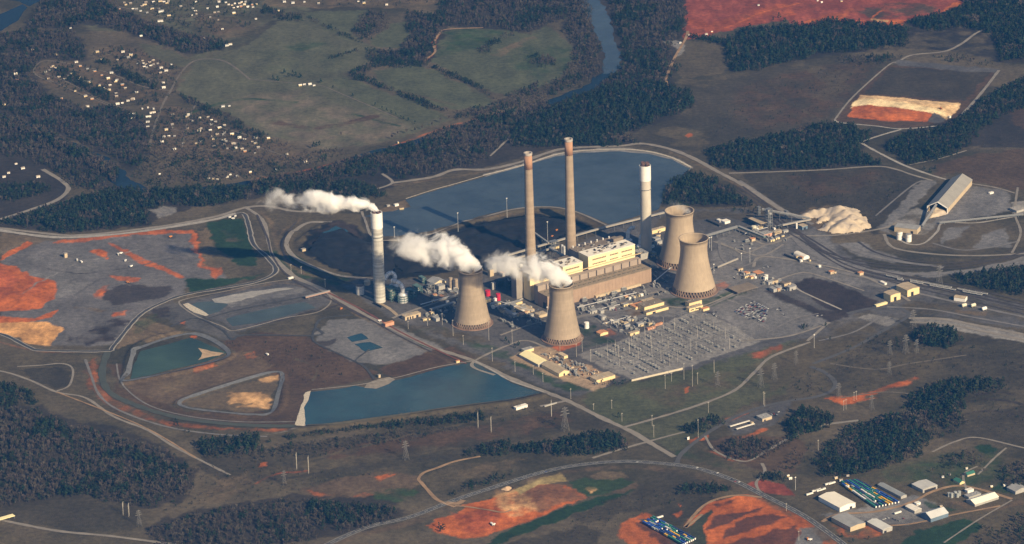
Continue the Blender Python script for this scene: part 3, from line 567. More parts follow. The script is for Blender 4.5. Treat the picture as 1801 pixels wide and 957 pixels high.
RD = '''road|540,975 640,930 720,910 800,880 860,860 950,832 1020,818 1100,812 1180,817 1230,825 1290,845 1340,870 1400,900 1440,925 1500,970|14|asph|grey highway crossing the foreground
road|1190,816 1200,797 1240,765 1290,735 1340,716 1385,706 1440,697 1466,684 1467,670 1450,655 1425,645|10|asph|access road past the gatehouse
road|1096,752 1150,737 1225,714 1290,688 1325,657 1350,632 1380,618 1425,602|8|pale|curving gravel road below the switchyard
road|480,452 517,486 560,506 600,529 640,553 700,583 760,611 830,634 900,666 960,690 1000,706 1060,736 1110,759 1140,777 1186,804|13|pale|long straight plant road
road|1140,777 1090,791 1042,806|8|pale|short pale road by the pines
road|1140,777 1180,766 1205,760|6|pale|short link road
road|430,364 455,380 467,398 472,425 483,456 517,485|9|pale|curving road west of the coal yard
road|-60,398 0,402 100,413 140,414 200,409 300,396 380,381 430,366 470,363 520,372 580,372|12|pale|perimeter road north of the ash field
road|584,392 543,392 515,410 504,433 518,455 550,472 600,488 660,494|11|pale|ring road around the coal yard
road|636,372 644,395 654,418 681,426 760,414 811,391 851,384 905,371 950,367 985,369 1020,378 1066,399|6|pale|dike road between lake and coal
road|690,322 760,312 800,299 858,298 920,284 960,270 1000,261 1090,257 1130,253 1180,263 1222,280 1262,302 1300,322 1340,347 1375,370 1402,380|13|pale|lake perimeter road
road|1282,305 1350,303 1450,299 1540,293 1575,298 1605,308 1640,318|7|pale|field road to the storage shed
road|1512,250 1540,266 1590,291 1640,309 1664,316|8|conc|pale road down to the storage shed
road|1514,250 1550,238 1585,228|7|conc|pale road up to the clay field
road|1468,211 1500,171 1560,117 1576,110|5|pale|clay field rim road
road|1468,211 1478,216 1540,222 1585,227 1648,222|6|conc|clay field rim road
road|1757,124 1725,165 1685,210|8|pale|clay field rim road
road|1585,106 1605,97 1660,91 1690,78 1722,56 1765,42|8|pale|winding pale road at upper right
road|1600,290 1650,280 1700,265|5|pale|track beside the pines
road|1178,158 1172,140 1185,105 1205,70 1210,55|7|dirtr|dirt road by the lawn
road|862,275 880,258 902,236|6|pale|track cut through the wood
road|655,335 690,322 672,306|8|pale|pale track near the north wood
road|75,298 108,318 120,333 100,352 60,367 0,386|12|pale|brown lane at the far left
road|262,262 268,235 285,187 300,160 320,126 347,106 395,108 440,140|6|trk|suburb lane along the big field
road|300,160 250,152 190,128 120,112 75,108 60,128 90,145|5|trk|suburb street
road|85,140 140,165 190,185|4|trk|suburb street
road|290,225 340,235 400,248 450,258 505,276|5|trk|suburb street
road|300,205 350,214 400,228 460,244|5|trk|suburb street
road|285,262 350,262 400,268 440,262|4|trk|suburb street
road|345,182 330,215 320,262|4|trk|suburb street
road|170,95 220,100 270,118 300,135|4|trk|suburb street
road|75,128 130,150 175,176 215,190|4|trk|suburb street
road|210,12 260,24 310,34 345,30 400,20|5|trk|suburb street
road|380,8 460,14|4|trk|suburb street
road|440,140 500,145 560,150 600,165 700,208|3.5|trk|farm track across the fields
road|745,107 765,92 763,78 772,60 785,52 850,49|6|dirtr|red farm track
road|1378,430 1340,450 1300,440 1255,425|6|pale|yard road
road|1260,412 1298,405 1345,430 1395,415|7|pale|yard road
road|1345,432 1310,446 1290,438 1262,425|6|pale|yard road
road|1395,415 1450,415 1500,411 1560,400 1580,388|7|pale|road below the limestone heap
road|1325,470 1340,452 1420,462 1500,480 1560,505 1600,530|8|pale|plant road east
road|1360,497 1375,490 1410,480 1440,485 1520,512|6|pale|loop road
road|1365,497 1395,500 1408,512 1480,545|5|conc|narrow pale track
road|1300,600 1385,592 1460,568|7|pale|switchyard perimeter road
road|1458,567 1420,600|8|pale|perimeter road
road|1430,640 1500,612 1560,578 1598,556 1590,545 1572,535|9|asph|road to the yellow sheds
road|1490,552 1530,543 1580,540|12|asph|paved apron by the yellow sheds
road|1598,560 1660,562 1740,577 1860,600|12|pale|gravel track bed at right
road|1600,567 1660,570 1740,585 1860,612|10|pale|gravel track bed at right
road|1555,412 1572,436 1640,447 1720,450 1801,446 1850,440|8|pale|loop road around the yards
road|1578,420 1600,430 1625,428 1648,408 1660,392 1720,392 1801,378|6|conc|pale lane around the tanks
track|1392,412 1420,440 1470,464 1550,479 1640,482 1720,474 1790,458 1860,440|15|grv|pale outer loop track bed at right
track|1478,430 1520,446 1580,460 1660,470|13|grv|pale inner loop track bed at right
track|1300,318 1345,348 1385,374 1430,395|11|grv|pale rail corridor above the limestone heap
track|1440,470 1520,488 1600,512 1700,536 1860,570|10|grv|pale rail corridor beside the yellow sheds
track|1400,455 1470,478 1560,498 1590,520|9|grv|pale service strip beside the tracks
track|1010,560 1100,545 1160,528|7|grv|pale apron road in front of the turbine hall
track|1640,428 1690,440 1740,436 1790,425|6|grv|pale lot lane at right
track|1620,500 1700,520 1780,540 1860,555|6|grv|pale strip beside the train tracks
track|1560,540 1640,545 1720,560 1860,585|7|grv|pale strip above the gravel track bed
track|1440,600 1500,585 1545,560|6|grv|pale lane to the paved apron
track|1350,585 1400,560 1440,552|5|grv|pale car park lane
track|1460,640 1540,650 1600,640 1700,625|5|trk|brown track in the right field
track|1480,700 1560,690 1650,700|4|trk|brown track in the right field
track|1540,380 1600,330 1622,318|5|grv|pale lane left of the limestone shed
track|1258,500 1300,485 1345,470|7|grv|pale yard road behind the open shed
track|1235,545 1290,520 1350,500 1375,492|7|grv|pale yard road past the open shed
track|1265,425 1270,455 1300,470 1340,455|6|grv|pale yard road
track|1105,590 1070,575 1048,560|6|grv|pale yard road
track|640,520 680,540 700,556|8|tanr|tan apron below the banded chimney
track|150,632 160,660 175,695 210,722 290,750 380,764 470,768|6|grv|pale lane outside the canal
track|205,640 215,676 260,712 330,732 420,742 520,742|4|grv|pale lane inside the canal
road|1790,330 1785,375 1795,410 1780,445|6|pale|yard lane at far right
road|1700,322 1750,330 1785,340|6|pale|lane behind the shed
road|690,560 730,545 790,525 830,515|8|pale|plant yard road
road|870,660 830,640 900,605 930,600 960,612|7|pale|lane to the tower
road|880,590 930,572 960,565|6|pale|yard road
road|1000,560 1060,548 1130,520 1170,512|7|pale|yard road
road|1150,520 1165,512 1140,530 1180,540 1230,540 1300,512|6|pale|tower ring road
road|1110,575 1060,555 1030,545|6|pale|yard road
road|950,715 1002,704|8|pale|office lane
road|-60,650 0,653 50,668 100,690 150,700 200,733 260,757 300,782 345,806 405,836|7|pale|pale lane at the left edge
road|30,645 70,643 110,640 128,650 122,678 100,688|5|pale|loop lane
road|740,848 736,843 745,832 770,823 800,812 845,803|7|dirtr|bright dirt track
road|740,848 752,862 770,880 800,892|8|dirtr|bright dirt track
road|785,884 805,886 815,880|12|dirtr|dirt junction at the highway
road|800,890 830,893 880,905 900,900|5|dirtr|dirt track into the clay pit
road|-60,905 0,915 100,934 200,944 320,960|9|pale|lane in the bottom left corner
road|100,690 250,750 345,806|4|dirtr|dirt track on the bank
road|1345,795 1400,765 1450,748 1510,740|9|pale|track past the wood
road|1240,767 1260,795 1310,812 1345,795|6|pale|track around the bare wood
road|1340,870 1330,850 1345,830 1340,815|6|pale|side road
road|1446,918 1475,905 1540,900 1600,885 1640,865 1680,855 1720,860 1780,878|8|dirtr|industrial yard lane
road|1540,925 1600,922 1680,905 1760,890|6|dirtr|lane behind the sheds
road|1640,795 1680,777 1720,770 1801,788 1850,795|6|pale|lane at the right edge
road|1720,835 1750,805 1770,788|5|pale|farm drive
road|1700,862 1695,835 1720,820|5|pale|farm drive
road|1235,905 1205,928 1240,888 1290,872 1340,875|7|dirtr|orange haul road
road|1660,955 1720,915 1780,880|4|pale|track by the green field'''
for ln in RD.split('\n'):
    nm, s, w, m, lb = ln.split('|'); road('road' if nm == 'road' else 'gravel_road', s, float(w)*.95, dict(asph=asph, pale=pale, conc=conc, dirtr=dirtr, trk=trk, grv=grv, tanr=tanr)[m], label=lb)
road('channel_lining', '-60,590 0,588 50,611 75,617 185,618 200,609 245,556 290,531 330,518 400,506 455,495 485,478 472,455 446,430 438,400 430,378 415,376 380,386 300,400 200,413 100,418 0,406 -60,398', 13, conc, .9, label='pale lined edge of the ash field channel')
road('channel_water', '-60,590 0,588 50,611 75,617 185,618 200,609 245,556 290,531 330,518 400,506 455,495 485,478 472,455 446,430 438,400 430,378 415,376', 7.5, chan, 1.5, label='dark lined drainage channel around the ash field')
road('rim_road', '316,535 328,526 400,512 450,501 515,492 545,500 582,524 562,548 500,560 455,572 410,582 390,574 345,556', 4, pale, .5, True, 'bank road around the settling ponds')
road('rim_road', '368,560 400,550 450,539 538,522', 5, chan, .8, label='dark bank between the settling ponds')
road('pond_bank', '540,752 594,749 684,737 784,722 900,706 957,693', 6, mat('grass_bank', (.085, .075, .05), var=.3, scale=.1), 2.6, label='grassy bank top along the teal pond')
road('pond_bank', '836,636 871,655 900,671 956,690', 5, conc, .7, label='pale bank along the plant road side of the teal pond')
road('pond_bank', '548,686 600,681 640,676 700,664 770,646 836,635', 2.5, conc, .8, label='pale waterline of the teal pond')
road('lake_bank', '850,309 920,291 975,273 1020,266 1090,263 1140,267 1182,278 1216,295', 6, stone, .7, label='pale stone bank at the far side of the lake')
road('lake_bank', '714,350 760,335 800,324 852,309', 3, stone, .7, label='pale stone bank at the near left of the lake')
road('canal_water', '190,618 180,650 184,678 202,697 250,717 310,734 380,744 450,749 520,750', 15, mat('canal_water', (.075, .080, .062), rough=.5, var=.15, spec=.1), .6, label='dull green canal along the foot of the dike')
road('pond_lining', '226,655 234,625 246,612 338,588 402,621 362,641 224,672', 10, lin, .9, True, 'grey liner around the green pond')
road('rim_road', '316,709 345,696 450,663 488,656 497,664 490,690 477,727 440,731 380,726 330,719', 9, lin, .6, True, 'grey rim road around the sandy pond')
road('drainage_ditch', '300,575 345,560 390,580 410,598 430,590 560,590 555,575 570,560 620,555', 6, chan, .7, label='dark ditch between the settling ponds')
road('drainage_ditch', '556,575 552,600 600,625 640,645 658,668', 5, chan, .7, label='dark ditch feeding the teal pond')
road('drainage_ditch', '640,640 625,635 650,615', 4, chan, .7, label='short dark ditch by the twin basins')
road('railway_track', '575,514 640,547 700,582 760,612 820,640', 5, rust, .8, label='rusty railway line beside the plant road')
road('railway_track', '560,516 640,556 700,590 760,620', 4, dk, .8, label='dark second railway line beside the plant road')
for s in ('452,378 470,418 480,452 512,490 580,526 640,559', '522,390 506,410 496,434 510,460 550,481 620,499', '1395,402 1430,432 1490,455 1580,467 1690,467 1760,455 1860,424', '1296,334 1340,366 1372,400 1418,428 1475,466 1540,487 1640,507 1735,526 1860,556', '1500,478 1600,504 1700,528 1860,567', '1300,330 1345,362 1378,395 1425,425 1480,462 1540,482 1640,502 1735,521 1860,550', '1306,328 1352,362 1386,396 1432,424 1490,458 1550,477 1650,497 1740,516 1860,545', '1520,475 1600,497 1700,520 1860,560', '1405,408 1440,440 1500,462 1590,473 1690,472 1760,460 1860,430', '1510,426 1545,446 1610,460 1700,462 1801,450'):
    road('railway_track', s, 4.5, dk, .8, label='dark railway track curving past the limestone yard')
# painted lines on the highway
def dashes(s, off, w, on, gap, name, label):
    q = smooth_line(gp(s), 4); mb = MB(); t = 0
    for i in range(len(q)-1):
        a, b = q[i], q[i+1]; d = (b-a).normalized(); p = Vector((-d.y, d.x, 0)); t += (b-a).length
        if t % (on+gap) < on:
            vs = [a+p*(off-w/2), a+p*(off+w/2), b+p*(off+w/2), b+p*(off-w/2)]; mb.add([(v.x, v.y, .85) for v in vs], [(3, 2, 1, 0)])
    tag(link(name, mb.mesh(name, paint)), label, kind='structure')
hw = '540,975 640,930 720,910 800,880 860,860 950,832 1020,818 1100,812 1180,817 1230,825 1290,845 1340,870 1400,900 1440,925 1500,970'
dashes(hw, 0, .5, 12, 10, 'road_markings', 'white centre line of the highway'); dashes(hw, 5.6, .4, 5000, 1, 'road_markings', 'white edge line of the highway'); dashes(hw, -5.6, .4, 5000, 1, 'road_markings', 'white edge line of the highway')
# ------------------------------------------------------------------ haze
hb = MB(); hb.box(-14000, 14000, -11500, 12000, -1.0, 3480)
hm = bpy.data.materials.new('haze_air'); hm.use_nodes = True; n = hm.node_tree.nodes; n.remove(n['Principled BSDF'])
pv = n.new('ShaderNodeVolumePrincipled'); pv.inputs['Color'].default_value = (.05, .28, .82, 1); pv.inputs['Density'].default_value = 1.7e-5; pv.inputs['Anisotropy'].default_value = 0.0
hm.node_tree.links.new(pv.outputs[0], n['Material Output'].inputs['Volume'])
solo('haze', hb, hm, 'thin blue air haze over the whole valley', None, kind='stuff')
# ------------------------------------------------------------------ trees
def proto_pine(seed, nq=30):
    r = np.random.default_rng(seed); vs = []; fs = []
    for i in range(nq):
        t = r.uniform(0, 1)**.85; z = .18+.78*t; rad = (.21+.05*(seed%3))*(1-t**1.6)**.8*(.6+.6*r.random())+.012; a = r.uniform(0, 6.283)
        c = np.array([rad*math.cos(a), rad*math.sin(a), z]); nrm = np.array([math.cos(a), math.sin(a), .55])+r.normal(0, .45, 3); nrm /= np.linalg.norm(nrm)
        u = np.cross(nrm, [0, 0, 1]); u /= np.linalg.norm(u)+1e-6; w = np.cross(nrm, u); s = r.uniform(.055, .10)*(1.15-.5*t)
        for k, (p, q) in enumerate(((-1, -.8), (1, -.9), (.8, 1), (-.9, .8))): vs.append(c+u*p*s*1.1+w*q*s)
        fs.append((4*i, 4*i+1, 4*i+2, 4*i+3))
    return np.array(vs), np.array(fs)
def proto_bare(seed, nq=36):
    r = np.random.default_rng(seed); vs = []; fs = []
    for i in range(nq):
        a = r.uniform(0, 6.283); z0 = r.uniform(.28, .7); l = r.uniform(.2, .42); tilt = r.uniform(.25, .95); d = np.array([math.cos(a)*tilt, math.sin(a)*tilt, 1.0]); d /= np.linalg.norm(d)
        b = np.array([math.cos(a)*.05*r.random(), math.sin(a)*.05*r.random(), z0]); e = b+d*l; e[2] = min(e[2], 1.0)
        u = np.cross(d, r.normal(0, 1, 3)); u /= np.linalg.norm(u); w = r.uniform(.016, .038)
        vs += [b-u*w*.5, b+u*w*.5, e+u*w, e-u*w]; fs.append((4*i, 4*i+1, 4*i+2, 4*i+3))
    return np.array(vs), np.array(fs)
def proto_trunk(w, h):
    vs = []; fs = []
    for i in range(4):
        a = i*math.pi/2; vs += [(w*math.cos(a), w*math.sin(a), 0), (w*math.cos(a+1.5708), w*math.sin(a+1.5708), 0), (w*.4*math.cos(a+1.5708), w*.4*math.sin(a+1.5708), h), (w*.4*math.cos(a), w*.4*math.sin(a), h)]; fs.append((4*i, 4*i+1, 4*i+2, 4*i+3))
    return np.array(vs), np.array(fs)
PIN = [proto_pine(i) for i in range(7)]; BAR = [proto_bare(50+i) for i in range(7)]; TRP = proto_trunk(.014, .5); TRB = proto_trunk(.012, .75)
leafm = vcol_mat('tree_foliage', noises=((.08, .25),), rough=.9, spec=.1); 
barkc = dict(pine=(.10, .075, .055), bare=(.17, .145, .125))
def raw_mesh(name, V, Fq, Cc, m):
    me = bpy.data.meshes.new(name); me.vertices.add(len(V)); me.vertices.foreach_set('co', V.astype(np.float32).ravel()); me.loops.add(Fq.size); me.loops.foreach_set('vertex_index', Fq.astype(np.int32).ravel())
    me.polygons.add(len(Fq)); me.polygons.foreach_set('loop_start', np.arange(0, Fq.size, 4, dtype=np.int32)); me.update()
    ca = me.color_attributes.new('Col', 'FLOAT_COLOR', 'POINT'); ca.data.foreach_set('color', np.concatenate([Cc, np.ones((len(Cc), 1))], 1).astype(np.float32).ravel()); me.materials.append(m); return me
def tree_col(kind, n):
    if kind == 'pine':
        b = np.array((.015, .028, .018)); c = b*(0.7+.55*rng.random((n, 1))); c[:, 1] += rng.random(n)*.006; c[:, 0] += rng.random(n)*.012; return c
    b = np.array((.088, .068, .062)); c = b*(0.7+.5*rng.random((n, 1))); c[:, 1] += rng.random(n)*.012; return c
def wood_mesh(name, X, Y, Hh, kinds):
    Vs = []; Fs = []; Cs = []; off = 0; Z = H(X, Y)
    for kind, PR, TR in (('pine', PIN, TRP), ('bare', BAR, TRB)):
        ki = np.nonzero(kinds == kind)[0]
        for pi in range(7):
            k = ki[pi::7]
            if not len(k): continue
            for (pv, pf), trunk in ((PR[pi], False), (TR, True)):
                if trunk and kind == 'pine': continue
                th = rng.random(len(k))*6.283; c, s = np.cos(th)[:, None], np.sin(th)[:, None]; h = Hh[k][:, None]; wd = h*(.8+.5*rng.random((len(k), 1)))
                x = (pv[:, 0]*c-pv[:, 1]*s)*wd+X[k][:, None]; y = (pv[:, 0]*s+pv[:, 1]*c)*wd+Y[k][:, None]; z = pv[:, 2]*h+Z[k][:, None]-.3
                V = np.stack([x, y, z], 2).reshape(-1, 3); nf = (pf[None]+(np.arange(len(k))*len(pv))[:, None, None]).reshape(-1, 4)+off
                cc = np.repeat(np.tile(np.array(barkc[kind]), (len(k), 1)) if trunk else tree_col(kind, len(k)), len(pv), 0)
                Vs.append(V); Fs.append(nf); Cs.append(cc); off += len(V)
    return raw_mesh(name, np.concatenate(Vs), np.concatenate(Fs), np.concatenate(Cs), leafm)
# kind mix (share of pine), spacing m, height m, polygon, where
WOODS = '''.25|8|15|78,-20 185,-20 215,18 270,42 330,60 400,72 395,85 345,97 320,92 280,78 215,55 150,42 130,50 60,50 35,52 60,30|on the bank of the upper left river bend
.35|8.5|14|-60,62 60,54 130,57 150,84 158,106 115,108 75,103 55,128 68,148 90,167 150,192 200,187 222,198 262,217 262,262 240,300 200,279 140,249 83,228 0,194 -60,180|between the suburb and the left river
.25|11|13|265,235 290,245 330,262 420,275 520,272 590,262 612,270 560,292 480,312 440,316 330,330 262,330 235,312 250,280|north of the river under the suburb
.95|7|15|100,124 118,124 196,166 195,178 170,172 104,137|in a dark straight strip between two suburb rows
.9|7|15|158,104 185,108 280,150 279,163 248,150 215,136 205,125|in a dark strip above the suburb
.7|8|14|305,163 322,165 355,183 385,195 410,210 440,224 472,243 455,245 420,229 385,213 350,193 315,173|in a belt along the big field's lower edge
.6|8|13|215,187 280,173 279,180 222,191|in a short belt beside the trailer rows
.15|9|15|-60,212 60,228 100,250 150,279 190,322 200,345 130,335 105,310 60,285 0,272 -60,270|south of the left river
.95|8|18|-60,400 60,376 130,352 200,336 400,331 445,333 440,352 350,366 300,362 262,368 262,396 110,412 0,396|south of the left river behind the ash field
.95|8|17|450,322 520,318 600,319 660,326 678,345 640,354 560,346 480,342 450,345|behind the white steam plume
.9|8|15|-20,362 60,348 95,336 75,322 0,325 -20,330|at the far left lane
.2|9|16|540,312 620,290 700,267 770,246 860,217 905,204 955,190 900,230 880,260 840,292 790,300 700,316 690,304 620,312|on the south bank of the river left of the lake
.95|8|18|905,226 980,184 1040,160 1110,142 1180,150 1220,165 1222,188 1150,216 1105,237 1126,254 1080,257 1010,258 955,262 900,258 880,250|behind the lake and the tall chimneys
.3|9|17|1075,132 1098,116 1092,72 1076,30 1056,-40 1205,-40 1206,42 1190,75 1182,100 1182,135 1170,150 1110,140 1045,155|on the right bank of the upper river
.05|9|15|905,160 985,138 1004,112 1010,82 990,52 998,20 1010,-40 1035,-40 1046,60 1060,92 1060,126 1030,150 960,176 900,196 850,207 800,212 800,202 880,178|on the left bank of the upper river
.35|9|15|770,25 780,-20 1010,-20 1000,30 960,45 935,55 920,60 890,52 850,48 790,48 775,68 763,72 765,100 755,112 722,112 690,110 665,98 655,86 700,92 718,60 712,20|at the top between the fields
.85|7|13|640,78 660,96 755,112 758,120 700,120 665,119 642,135 700,160 792,196 770,196 690,164 615,137 612,131 650,112|in a dark hedge belt across the fields
.7|6|11|745,107 760,113 840,150 888,181 882,184 830,152 770,127|in a thin hedge below the red track
.7|6|11|575,104 630,85 632,90 580,107|in a small oblong grove on the field
.2|7|13|922,106 940,95 975,101 980,114 950,120 930,113|in the oval grove on the green field
.4|8|13|832,88 900,56 906,62 855,97|in the long grove on the green field
.1|8|14|630,30 650,18 690,28 680,55 645,75 618,56|in a brown grove between two fields
.6|7|12|460,8 480,16 535,30 528,38 490,35 465,24|in a grove at the field top
.6|6|9|540,27 575,45 640,76 634,78 575,51 538,32|in a hedge along the big field's far edge
.95|8|19|1280,78 1300,56 1350,49 1410,46 1460,38 1520,40 1560,46 1600,52 1600,82 1520,90 1450,96 1380,112 1330,125 1285,126 1275,96|below the red clay pit
.9|8|18|1592,40 1650,26 1692,14 1700,-30 1860,-30 1860,100 1760,110 1745,60 1690,48 1640,60|at the upper right corner
.9|8|15|1205,62 1215,64 1285,70 1282,80 1215,72|below the red clay pit's left end
.4|11|14|1460,102 1560,98 1590,100 1540,118 1480,115|beside the clay field
.95|8|17|1752,162 1860,112 1860,180 1775,200 1745,215 1700,258 1680,270 1640,284 1600,290 1548,258 1590,237 1660,224 1700,204 1727,176|right of the clay field
.3|13|12|1640,100 1700,96 1760,116 1720,118 1660,110|above the clay field
.95|8|18|1240,267 1300,251 1400,232 1450,217 1500,224 1545,238 1520,252 1510,270 1560,290 1450,297 1290,303 1255,290|above the lake perimeter road
.9|8|17|1166,342 1180,317 1215,301 1260,317 1300,342 1325,362 1280,364 1230,361 1195,370 1165,358|at the right end of the lake
.95|8|18|1675,488 1740,478 1860,462 1860,535 1740,511 1690,502|behind the coal train
.95|7|20|1612,582 1640,570 1680,588 1690,598 1672,614 1630,614 1612,602|in the dark round clump below the gravel track bed
.8|8|19|1430,818 1450,790 1490,757 1540,740 1590,728 1600,700 1650,675 1700,668 1770,670 1760,688 1700,694 1690,722 1700,747 1640,762 1620,802 1560,822 1520,836 1450,842|on the rise above the trailer yard
.95|8|20|1382,752 1400,722 1430,720 1465,735 1460,748 1420,768 1387,780|right of the gatehouse
.1|7|16|1255,792 1285,775 1380,772 1395,780 1350,806 1300,811 1272,800|in the bare stand below the gatehouse
.2|13|15|1392,795 1432,775 1440,805 1400,825 1350,838|in the sparse stand right of the gatehouse
.95|7|18|1192,758 1235,740 1270,737 1275,748 1215,764|above the access road junction
.95|7|19|992,775 1030,765 1080,762 1110,780 1100,792 1040,804 960,801 905,801 900,790|below the straight plant road
.9|8|17|880,778 900,780 905,796 870,806 815,801 830,792|above the bright dirt loop
.9|7|15|465,778 520,768 640,752 760,737 840,728 862,737 820,746 740,752 640,757 540,767 465,782|in a narrow belt along the teal pond's dike
.9|8|18|362,775 455,768 465,792 430,802 366,806 346,786|at the left end of the pond belt
.05|10|11|400,806 520,780 640,765 750,755 830,752 700,782 560,802 430,817|in brown scrub below the pond belt
.15|8|17|-60,720 60,725 130,752 200,765 290,795 345,832 330,872 260,892 200,887 150,872 70,882 -60,905|in the lower left corner
.85|8|17|-60,665 30,680 70,703 60,712 -60,722|at the left edge
.1|9|15|260,935 330,908 400,898 450,888 540,878 600,895 690,890 710,908 640,932 560,948 470,975 300,985|at the bottom left of the highway
.95|8|17|540,880 620,890 700,898 702,908 600,928 540,902|in the dark block left of the clay pit
.8|8|15|782,872 830,850 905,830 900,838 820,868 792,874|in a strip above the highway
.9|8|17|1182,868 1200,858 1250,852 1290,860 1280,867 1210,873|in front of the blue and yellow trailers
.95|7|16|1332,842 1345,834 1378,840 1380,848 1345,846|above the red soil patch
.6|9|15|1745,820 1860,805 1860,872 1770,858|at the right edge
.3|10|13|1715,930 1801,905 1860,900 1860,990 1730,990|in the lower right corner
.7|9|12|300,735 318,752 335,760 328,765 305,752|at the bend of the left canal
.6|9|11|1050,668 1075,672 1112,668 1100,676 1055,680|behind the bright store shed
.9|8|13|1410,575 1425,570 1432,574 1415,580|at the corner of the car park
.5|9|12|1595,595 1630,585 1612,600 1570,612 1545,606|left of the round clump
.35|14|11|1560,745 1650,740 1700,760 1640,775 1600,800 1560,820|at the back of the lower right wood
.4|10|12|1660,800 1720,795 1740,815 1690,830 1640,825|around the farmhouse
.5|17|10|60,128 75,107 120,110 165,117 215,138 250,152 300,160 320,130 345,107 330,125 300,175 275,185 240,172 200,183 170,182 130,165 80,148|scattered through the upper suburb
.5|14|11|275,190 315,190 370,200 420,225 480,245 530,262 500,272 420,275 330,262 290,245 270,235|scattered through the lower suburb
.5|15|11|165,85 200,78 255,92 290,112 325,122 300,150 280,150 185,108 160,104|scattered along the suburb lane
.5|16|10|210,-5 460,-5 450,25 400,60 345,60 285,40|scattered among the top sheds
.4|20|9|560,-20 760,-20 755,12 650,12 560,12|scattered along the top edge
.1|15|6|1480,620 1600,600 1740,610 1860,625 1860,760 1740,760 1700,700 1650,660 1500,690|as loose scrub in the brown field at right
.05|14|6|1010,905 1110,865 1290,850 1280,880 1150,900 1060,940 960,957|as loose scrub beside the orange clay
.1|15|7|350,800 560,830 720,830 600,850 450,880 340,900 200,900 330,870|as loose scrub in the left foreground
.1|18|6|1240,240 1300,150 1420,120 1540,115 1470,200 1420,230|as loose scrub in the upper brown field
.3|16|7|1350,690 1430,650 1500,600 1580,575 1540,620 1450,690 1400,710|as loose scrub below the car park
.1|17|6|1300,310 1540,300 1600,318 1540,400 1420,375 1350,340|as loose scrub behind the limestone heap
.05|15|6|385,605 540,592 650,650 560,685 480,655|as loose scrub on the brown pond ground
.05|17|6|690,720 900,712 1000,725 1000,755 840,745 700,775 560,800|as loose scrub under the wires
.3|6.5|18|440,322 560,300 610,284 691,264 744,246 804,223 900,198 965,178 970,196 900,216 804,244 691,284 610,304 560,322 440,338|lining the south bank of the river
.2|6.5|18|-40,192 0,202 52,218 98,238 137,258 170,274 205,296 205,322 160,296 98,264 52,240 -40,214|lining the left river
.3|9|10|1270,370 1330,362 1362,378 1330,380|behind the lattice tower'''
cand = []
woods = []
for wi, ln in enumerate(WOODS.split('\n')):
    a, sp, hh, s, where = ln.split('|'); a, sp, hh = float(a), float(sp), float(hh); q = gp(s)
    xs = [p.x for p in q]; ys = [p.y for p in q]
    gx, gy = np.meshgrid(np.arange(min(xs), max(xs), sp), np.arange(min(ys), max(ys), sp*.95)); gx = gx.ravel(); gy = gy.ravel()
    gx = gx+(rng.random(len(gx))-.5)*sp*1.1; gy = gy+(rng.random(len(gy))-.5)*sp*1.1
    sdv = poly_sd(q, gx, gy)+(fbm(gx/25, gy/25, wi, 3)-.5)*34
    den = fbm(gx/45, gy/45, 70+wi, 3); k = (sdv > 0) & (rng.random(len(gx)) < np.clip((den-.18)*(6 if a > .5 else 4.5), .3, 1))
    gx, gy = gx[k], gy[k]
    mix = fbm(gx/60, gy/60, 200+wi, 3); thr = np.quantile(mix, a) if len(mix) else 0
    kinds = np.where(mix <= thr, 'pine', 'bare'); fl = rng.random(len(gx)) < .12; kinds = np.where(fl, np.where(kinds == 'pine', 'bare', 'pine'), kinds)
    hts = hh*(.5+.7*rng.random(len(gx)))*np.clip(.55+sdv[k]/30, .55, 1)*np.where(kinds == 'pine', 1, .85)*(0.8+.4*fbm(gx/40, gy/40, 300, 2))
    woods.append([a, gx, gy, hts, kinds, where])
# nearest trees become individuals
allx = np.concatenate([w[1] for w in woods]); ally = np.concatenate([w[2] for w in woods]); allk = np.concatenate([w[4] for w in woods]); allh = np.concatenate([w[3] for w in woods]); wid = np.concatenate([np.full(len(w[1]), i) for i, w in enumerate(woods)])
ppx, ppy = to_px(allx, ally, np.zeros(len(allx)))
inside = (ppx > 4) & (ppx < 1797) & (ppy < 950)
solo_mask = np.zeros(len(allx), bool)
for kind, nn in (('pine', 215), ('bare', 215)):
    idx = np.nonzero(inside & (allk == kind))[0]; score = ally[idx]-allh[idx]*45; solo_mask[idx[np.argsort(score)[:nn]]] = True
TREEP = {}
for kind, PR, TR in (('pine', PIN, TRP), ('bare', BAR, TRB)):
    for i in range(5):
        cv, cf = PR[i]; c = tree_col(kind, 1)*1.0
        TREEP[kind, i] = (raw_mesh(kind+'_crown', cv, cf, np.repeat(c, len(cv), 0), leafm), raw_mesh(kind+'_trunk', TR[0], TR[1], np.tile(np.array(barkc[kind]), (len(TR[0]), 1)), leafm))
LB = dict(pine='dark green pine standing %s', bare='leafless grey brown tree standing %s')
def put_tree(kind, x, y, h, where):
    t = thing(kind+'_tree' if kind == 'pine' else 'bare_tree', LB[kind] % where, 'tree', (x, y, Hs(x, y)-.3), random.random()*6.28, ('pines ' if kind == 'pine' else 'bare trees ')+where); t.scale = (h*(.85+.35*random.random()), h*(.85+.35*random.random()), h)
    i = random.randrange(5); link('crown', TREEP[kind, i][0], t); link('trunk', TREEP[kind, i][1], t)
st = 0
for i, w in enumerate(woods):
    k = wid == i; sm = solo_mask[k]
    for j in np.nonzero(sm)[0]: put_tree(str(w[4][j]), float(w[1][j]), float(w[2][j]), float(w[3][j]), w[5])
    r = ~sm
    if r.sum() < 1: continue
    nm = 'pine_wood' if w[0] > .5 else 'bare_wood'
    o = link(nm, wood_mesh(nm, w[1][r], w[2][r], w[3][r], w[4][r])); st += int(r.sum())
    tag(o, ('dark pine wood ' if w[0] > .5 else 'grey brown leafless wood ')+w[5], kind='stuff')
print('TREES', st, int(solo_mask.sum()))
